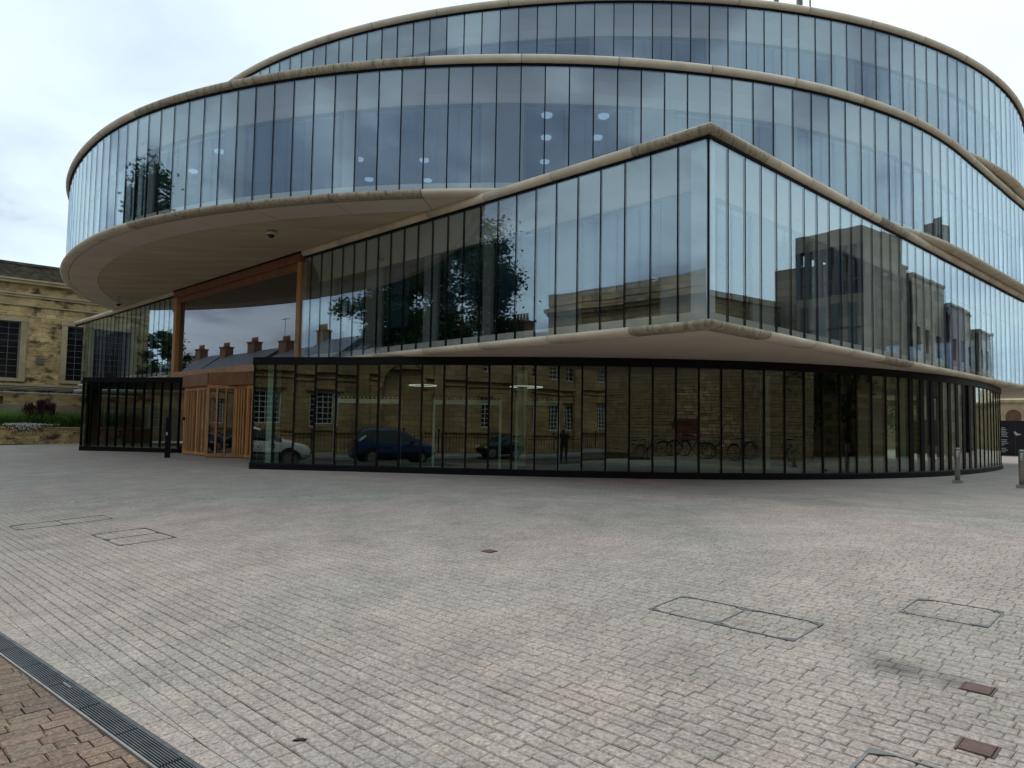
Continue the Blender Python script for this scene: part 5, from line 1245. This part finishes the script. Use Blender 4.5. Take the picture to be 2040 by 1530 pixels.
# stepped row
SO=T0+TB*4.7; SD=Vector((0.75,0.66)).normalized(); SN=Vector((-SD.y,SD.x))
labs=['first','second','third','fourth','fifth','sixth']
hts=[12.5,12.1,12.5,11.2,11.4,10.2]; t=0
for i,h in enumerate(hts):
    th=thing('row_house',labs[i]+' brown block of the stepped row beyond the concrete tower','building',(0,0,0),0,'stepped row of brown blocks mirrored in the right face')
    w_=4.2; off=(i%2)*.5
    ops=[(t+.7,t+1.5,z,z+1.6) for z in (1.5,4.6,7.2)]+[(t+2.5,t+3.4,z,z+1.6) for z in (1.5,4.6,7.2)]
    m=MB(); facade(m,SO+SN*off,SD,SN,t+.003,t+w_-.003,ZB,h,ops,.25); fbox(m,SO+SN*off,SD,SN,t+.003,t+w_-.003,-7,-.26,ZB,h); fbox(m,SO+SN*off,SD,SN,t+.003,t+w_-.003,-.27,-.002,h-.12,h-.001); m.build('wall',m_tower if i!=3 else mk('lilac_render',(0.30,0.24,0.24),(0.25,0.2,0.2),1,0.8),th)
    m=MB(); fbox(m,SO+SN*off,SD,SN,t-.02,t+w_+.02,-7,.08,h,h+.18); m.build('parapet',m_tower,th)
    for o in ops:
        m=MB(); fbox(m,SO+SN*off,SD,SN,o[0]+.003,o[1]-.003,-.24,-.2,o[2]+.003,o[3]-.003); m.build('window',m_pane,th)
    for z in (4.1,4.3): 
        m=MB(); fbox(m,SO+SN*off,SD,SN,t+2.2,t+3.8,.003,.3,z,z+.06); m.build('balcony_rail',m_towerD,th)
    t+=w_

# ------------------------------------------------------------------ tall rubble wall with bicycles, to the right of the camera
WA=Vector((3.2,-3.2)); WB=Vector((20.5,11.0)); WD=(WB-WA).normalized(); WN=Vector((-WD.y,WD.x)); WL=(WB-WA).length
wl=thing('rubble_stone_wall','tall brown rubble stone wall behind the bicycles, mirrored in the ground floor glass','wall')
m=MB(); fbox(m,WA,WD,WN,0,WL,-.5,-.02,-.1,5.3); m.build('wall_core',m_mortar,wl)
st=[]; z=0.35
while z<5.25:
    h=random.choice([.13,.16,.2]); h=min(h,5.28-z); t=-random.random()*.3
    while t<WL:
        L=random.uniform(.22,.55); st.append((max(t,0),min(t+L,WL),z,h)); t+=L
    z+=h
st=[s_ for s_ in st if s_[1]-s_[0]>.05]
ind=sorted(range(len(st)),key=lambda i:abs(st[i][0]-11)+abs(st[i][2]-1.8)*1.2)[:300]; inds=set(ind); rest=MB()
for i,(a,b,z,h) in enumerate(st):
    o=random.uniform(-.01,.035); mm=m_wallred if (5.5<a<10.5 and 1.0<z<2.1) else m_wallst
    if i in inds: m=MB(); fbox(m,WA,WD,WN,a+.012,b-.012,-.03,o,z+.01,z+h-.01); m.build('stone',mm,wl)
    else: fbox(rest,WA,WD,WN,a+.012,b-.012,-.03,o,z+.01,z+h-.01)
rest.build('stonework',m_wallst,wl)['kind']='stuff'
m=MB(); fbox(m,WA,WD,WN,0,WL,-.55,.06,5.3,5.45); m.build('coping',m_kerb,wl)
# ---- bicycle
def bicycle():
    th=thing('bicycle','','bicycle')
    def wheel(cx):
        m=MB(); pts=[(cx+.335*math.cos(a),0,.345+.335*math.sin(a)) for a in [2*math.pi*k/28 for k in range(29)]]; m.tube(pts,.018,6,caps=False); w_=m.build('wheel',m_tyre,th)
        m=MB(); pts=[(cx+.312*math.cos(a),0,.345+.312*math.sin(a)) for a in [2*math.pi*k/28 for k in range(29)]]; m.tube(pts,.010,5,caps=False)
        for k in range(12): a=k*math.pi/6; m.bar((cx,0,.345),(cx+.31*math.cos(a),0,.345+.31*math.sin(a)),.004)
        m.tube([(cx,-.05,.345),(cx,.05,.345)],.022,8); m.build('rim',m_steel,w_)
    wheel(-.52); wheel(.52)
    m=MB(); S=(-.16,0,.78); BB=(-.06,0,.30); Hh=(.33,0,.82); Hl=(.36,0,.70)
    for a,b,r in ((BB,S,.017),(BB,Hl,.019),(S,Hh,.016),(S,(-.52,0,.345),.010),(BB,(-.52,0,.345),.012),(Hh,(.44,0,.55),.018)): m.tube([a,b],r,7)
    for y in (-.05,.05): m.tube([(.43,y*.5,.58),(.52,y,.345)],.012,6)
    m.build('frame',m_frame_b,th)
    m=MB(); m.tube([(.32,0,.82),(.30,0,.97)],.014,6); m.tube([(.12,-.29,1.0),(.24,-.24,1.01),(.30,-.08,.98),(.30,.08,.98),(.24,.24,1.01),(.12,.29,1.0)],.013,6); m.build('handlebar',m_steel,th)
    m=MB(); m.tube([(-.18,0,.80),(-.20,0,.93)],.013,6); m.build('seat_post',m_steel,th)
    m=MB(); m.hexa([(-.34,-.07,.93),(-.34,.07,.93),(-.06,.015,.93),(-.06,-.015,.93)][::-1],[(-.35,-.08,.97),(-.35,.08,.97),(-.05,.018,.965),(-.05,-.018,.965)][::-1]); m.build('saddle',m_seal,th)
    m=MB(); m.tube([(BB[0],-.03,.3),(BB[0],-.02,.3)],.09,16); m.bar((BB[0],-.06,.3),(BB[0]+.12,-.06,.18),.02); m.bar((BB[0],.06,.3),(BB[0]-.12,.06,.42),.02); m.bar((BB[0]+.12,-.13,.18),(BB[0]+.12,-.05,.18),.06,.02); m.bar((BB[0]-.12,.05,.42),(BB[0]-.12,.13,.42),.06,.02); m.build('crankset',m_steelD,th)
    m=MB(); pts=[(.52+.37*math.cos(a),0,.345+.37*math.sin(a)) for a in [.3+k*.22 for k in range(9)]]; m.tube(pts,.02,5); pts=[(-.52+.37*math.cos(a),0,.345+.37*math.sin(a)) for a in [.9+k*.22 for k in range(10)]]; m.tube(pts,.02,5); m.build('mudguard',m_seal,th)
    return th
m_frame_b=mk('bicycle_frame_paint',(0.03,0.03,0.035),(0.05,0.05,0.055),5,0.3,rnd=0.5)
bk0=bicycle()
spots=[4.4,5.0,5.8,7.3,8.9,9.5,10.3,11.6,12.4,13.0,14.6,15.5,16.5,19.6]
bl=['leftmost bicycle of the row at the rubble wall','second bicycle from the left at the rubble wall','third bicycle from the left at the rubble wall','bicycle leaning by the red stained stones of the wall']+[n+' bicycle from the left at the rubble wall' for n in ('fifth','sixth','seventh','eighth','ninth','tenth','eleventh')]+['third bicycle from the right at the rubble wall','second bicycle from the right at the rubble wall','last bicycle on its own near the trees']
for i,t in enumerate(spots):
    o=bk0 if i==0 else copy_tree(bk0); q=WA+WD*t+WN*1.15; a=math.atan2(WN.y,WN.x)+random.choice([-1,1])*random.uniform(.7,1.25)
    o.location=(q.x,q.y,gz(q.x,q.y)); o.rotation_euler=(random.uniform(-.1,.1),0,a); tag(o,bl[i],'bicycle','bicycles parked along the rubble wall')
st0=None
sl=['first','second','third','fourth','fifth','sixth','seventh']
for i,t in enumerate([5.0,6.4,8.2,9.5,11.1,13.5,15.4]):
    if i==0:
        st0=thing('cycle_stand','','cycle stand'); m=MB(); m.tube([(-.36,0,0),(-.36,0,.62),(-.30,0,.74),(-.18,0,.80),(.18,0,.80),(.30,0,.74),(.36,0,.62),(.36,0,0)],.025,8); m.build('hoop',m_steel,st0)
        m=MB(); m.lathe((-.36,0,0),[(.06,0),(.06,.01)],10); m.lathe((.36,0,0),[(.06,0),(.06,.01)],10); m.build('flange',m_steel,st0)
    o=st0 if i==0 else copy_tree(st0); q=WA+WD*t+WN*1.0; o.location=(q.x,q.y,gz(q.x,q.y)); o.rotation_euler=(0,0,math.atan2(WN.y,WN.x)); tag(o,sl[i]+' steel hoop stand from the left along the rubble wall','cycle stand','hoop stands along the rubble wall')

# ------------------------------------------------------------------ parked cars on the street
def car(paint,L=4.4,H=1.62,W=1.82,suv=True):
    th=thing('parked_car','','car')
    hl=L/2; x=lambda f:-hl+L*f
    # stations: x, z bottom, z belt, z top(roof), half width body, half width roof ; front at +x
    if suv: st=[(0,.42,.80,.82,.66,.60),(.02,.30,.95,1.05,.84,.66),(.08,.24,1.02,1.50,.90,.64),(.20,.22,1.02,H,.91,.66),(.45,.22,1.0,H+.01,.91,.67),(.58,.22,.99,H-.03,.91,.66),(.74,.22,1.02,1.09,.91,.80),(.88,.24,.99,1.04,.89,.78),(.965,.28,.88,.93,.84,.72),(1,.40,.62,.64,.68,.55)]
    else: st=[(0,.42,.78,.80,.64,.58),(.02,.28,.90,.93,.82,.66),(.12,.22,.94,.98,.89,.72),(.30,.20,.93,H-.06,.90,.60),(.45,.20,.92,H,.90,.62),(.56,.20,.91,H-.03,.90,.62),(.75,.20,.89,.93,.90,.76),(.90,.22,.82,.85,.87,.72),(.98,.26,.70,.72,.80,.62),(1,.38,.58,.60,.66,.52)]
    V=[];n=9
    for f,zb,zs,ztp,wb,wr in st:
        xx=x(f); V+=[(xx,-wb*.90,zb),(xx,-wb,(zb+zs)*.5),(xx,-wb*.975,zs),(xx,-wr,ztp-.03),(xx,0,ztp+.02),(xx,wr,ztp-.03),(xx,wb*.975,zs),(xx,wb,(zb+zs)*.5),(xx,wb*.90,zb)]
    Fc=[];Mi=[]
    for i in range(len(st)-1):
        for k in range(n):
            a=i*n+k; b=i*n+(k+1)%n; Fc.append((a,b,b+n,a+n))
            gl=k in (2,5) and st[i][3]-st[i][2]>.3 and st[i+1][3]-st[i+1][2]>.3
            sc=k in (3,4) and ((st[i][3]-st[i][2]>.3)!=(st[i+1][3]-st[i+1][2]>.3))
            gl2=k in (2,5) and ((st[i][3]-st[i][2]>.3)!=(st[i+1][3]-st[i+1][2]>.3))
            Mi.append(1 if (gl or sc or gl2) else 0)
    Fc.append(tuple(range(n))[::-1]); Mi.append(0); e=(len(st)-1)*n; Fc.append(tuple(e+k for k in range(n))); Mi.append(0)
    me=bpy.data.meshes.new('body'); me.from_pydata(V,[],Fc); me.materials.append(paint); me.materials.append(m_cglass); me.polygons.foreach_set('material_index',Mi)
    bm=bmesh.new(); bm.from_mesh(me); bmesh.ops.recalc_face_normals(bm,faces=bm.faces); bm.to_mesh(me); bm.free(); me.polygons.foreach_set('use_smooth',[True]*len(me.polygons))
    o=link('body',me,th); md=o.modifiers.new('s','SUBSURF'); md.levels=2; md.render_levels=2
    for fx in (.19,.81):
        for sy in (-1,1):
            m=MB(); c=Vector((x(fx),sy*.80,.34)); m.tube([c-Vector((0,.12*1,0)),c+Vector((0,.125,0))],.34,22); w_=m.build('wheel',m_tyre,th)
            m=MB(); m.tube([c+Vector((0,sy*.126,0)),c+Vector((0,sy*.132,0))],.22,20)
            for k in range(5): a=k*1.2566; m.bar(c+Vector((0,sy*.135,0)),c+Vector((.21*math.cos(a),sy*.135,.21*math.sin(a))),.05,.012)
            m.build('rim',m_steel,w_)
            m=MB(); pts=[(x(fx)+.385*math.cos(a),sy*.885,.34+.385*math.sin(a)) for a in [math.pi*k/12 for k in range(13)]]; m.tube(pts,.035,6); m.build('wheel_arch',m_seal,th)
    for sy in (-1,1):
        m=MB(); m.box((hl-.13,sy*.60,.70),(.08,.14,.06)); m.build('headlight',m_lampw,th); m=MB(); m.box((-hl+.06,sy*.62,.85),(.05,.12,.09)); m.build('tail_light',m_lampr,th)
        m=MB(); m.box((x(.66),sy*.99,1.02),(.06,.09,.06)); m.build('wing_mirror',paint,th)
        m=MB(); m.box((x(.52),sy*.918,.55),(1.0,.012,.03)); m.build('side_trim',m_seal,th)
        for fx in (.40,.58): m=MB(); m.box((x(fx)-.1,sy*.925,.84),(.09,.014,.014)); m.build('door_handle',paint,th)
    m=MB(); m.box((hl-.03,0,.50),(.03,.5,.09)); m.build('grille',m_seal,th)
    return th
cars=[(m_carW,True,US(-2.8,-17.3),1,'silver white high car parked at the near kerb, mirrored beside the timber doors'),(m_carB,True,US(-2.9,-11.4),1,'blue high car parked at the near kerb behind the silver white one'),(m_carD,False,US(-7.8,-1.2),-1,'dark blue saloon parked at the far kerb by the railings')]
for pt,suv,pos,dr,lab in cars:
    c=car(pt,H=1.66 if suv else 1.45,suv=suv); c.location=(pos.x,pos.y,-.12); c.rotation_euler=(0,0,math.radians(-45 if dr>0 else 135)); tag(c,lab,'car','cars parked along the street')

# ------------------------------------------------------------------ the person holding the phone at the viewpoint
per=thing('person','person in dark jacket and trousers holding up a phone, mirrored in the ground floor glass','person',(0,-0.5,0.0))
def skinned(name,pts,edges,rads,mat,parent,sub=2,root=0):
    me=bpy.data.meshes.new(name); me.from_pydata(pts,edges,[]); me.materials.append(mat); o=link(name,me,parent)
    sk=o.modifiers.new('skin','SKIN'); sk.use_smooth_shade=True
    me.skin_vertices.new() if not me.skin_vertices else None
    for v,r in zip(me.skin_vertices[0].data,rads): v.radius=(r,r) if not isinstance(r,tuple) else r
    me.skin_vertices[0].data[root].use_root=True
    ss=o.modifiers.new('sub','SUBSURF'); ss.levels=sub; ss.render_levels=sub
    return o
# clothes/body as one figure: pelvis, spine, neck, head, arms, legs
Pp=[(0,0,.95),(0,.01,1.12),(0,.02,1.32),(0,.02,1.47),(0,.04,1.54),            #0-4 pelvis..neck
 (.17,.02,1.43),(.24,.10,1.18),(.10,.34,1.42),                                 #5-7 left arm
 (-.17,.02,1.43),(-.24,.10,1.18),(-.10,.34,1.42),                              #8-10
 (.10,0,.90),(.12,.03,.50),(.13,-.01,.09),(.14,.12,.04),                       #11-14
 (-.10,0,.90),(-.12,.03,.50),(-.13,-.01,.09),(-.14,.12,.04)]                   #15-18
Ed=[(0,1),(1,2),(2,3),(3,4),(3,5),(5,6),(6,7),(3,8),(8,9),(9,10),(0,11),(11,12),(12,13),(13,14),(0,15),(15,16),(16,17),(17,18)]
Rd=[(.16,.12),(.15,.11),(.17,.12),(.12,.09),.055,.07,.055,.036,.07,.055,.036,.10,.07,.05,.045,.10,.07,.05,.045]
skinned('body',Pp,Ed,Rd,m_cloth,per)
skinned('head',[(0,.05,1.57),(0,.06,1.66),(0,.05,1.76)],[(0,1),(1,2)],[(.065,.07),(.078,.095),(.07,.085)],m_skin,per)
skinned('hair',[(0,.0,1.62),(0,.01,1.74),(0,.05,1.82)],[(0,1),(1,2)],[(.07,.05),(.082,.07),(.075,.08)],m_hair,per)
for sx in (-1,1):
    m=MB(); m.lathe((sx*.032,.142,1.675),[(.001,-.009),(.009,-.004),(.009,.004),(.001,.009)],8); m.build('eye',m_dome,per)
    m=MB(); m.lathe((sx*.086,.055,1.655),[(.004,-.03),(.012,0),(.006,.03)],8); m.build('ear',m_skin,per)
m=MB(); m.tube([(0,.145,1.68),(0,.165,1.645),(0,.145,1.635)],[.008,.013,.009],6); m.build('nose',m_skin,per)
m=MB(); m.tube([(-.022,.142,1.612),(0,.15,1.611),(.022,.142,1.612)],.005,5); m.build('mouth',mk('lips',(.35,.15,.12)),per)
for sx in (-1,1):
    bx=sx*.10; P0=(bx,.34,1.42); P1=(sx*.095,.39,1.50)
    pts=[P0,P1];ed=[(0,1)];rd=[.028,(.034,.018)]
    for k in range(4):
        b=len(pts); y=.405; z0=1.54+.018*k
        pts+=[(sx*.092,.425,1.515+.02*k),(sx*.086,.455,1.53+.022*k),(sx*.070,.462,1.54+.022*k)]; ed+=[(1,b),(b,b+1),(b+1,b+2)]; rd+=[.011,.009,.0085]
    b=len(pts); pts+=[(sx*.080,.40,1.535),(sx*.062,.415,1.565)]; ed+=[(1,b),(b,b+1)]; rd+=[.013,.010]
    skinned('hand',pts,ed,rd,m_skin,per,1)
ph=thing('mobile_phone','black phone held up in both hands by the person, mirrored in the glass','phone',(0,-.05,1.585))
m=MB(); m.box((0,0,0),(.078,.004,.038)); m.build('case',m_dome,ph); m=MB(); m.box((0,-.0045,0),(.073,.0005,.034)); m.build('screen',m_cglass,ph)
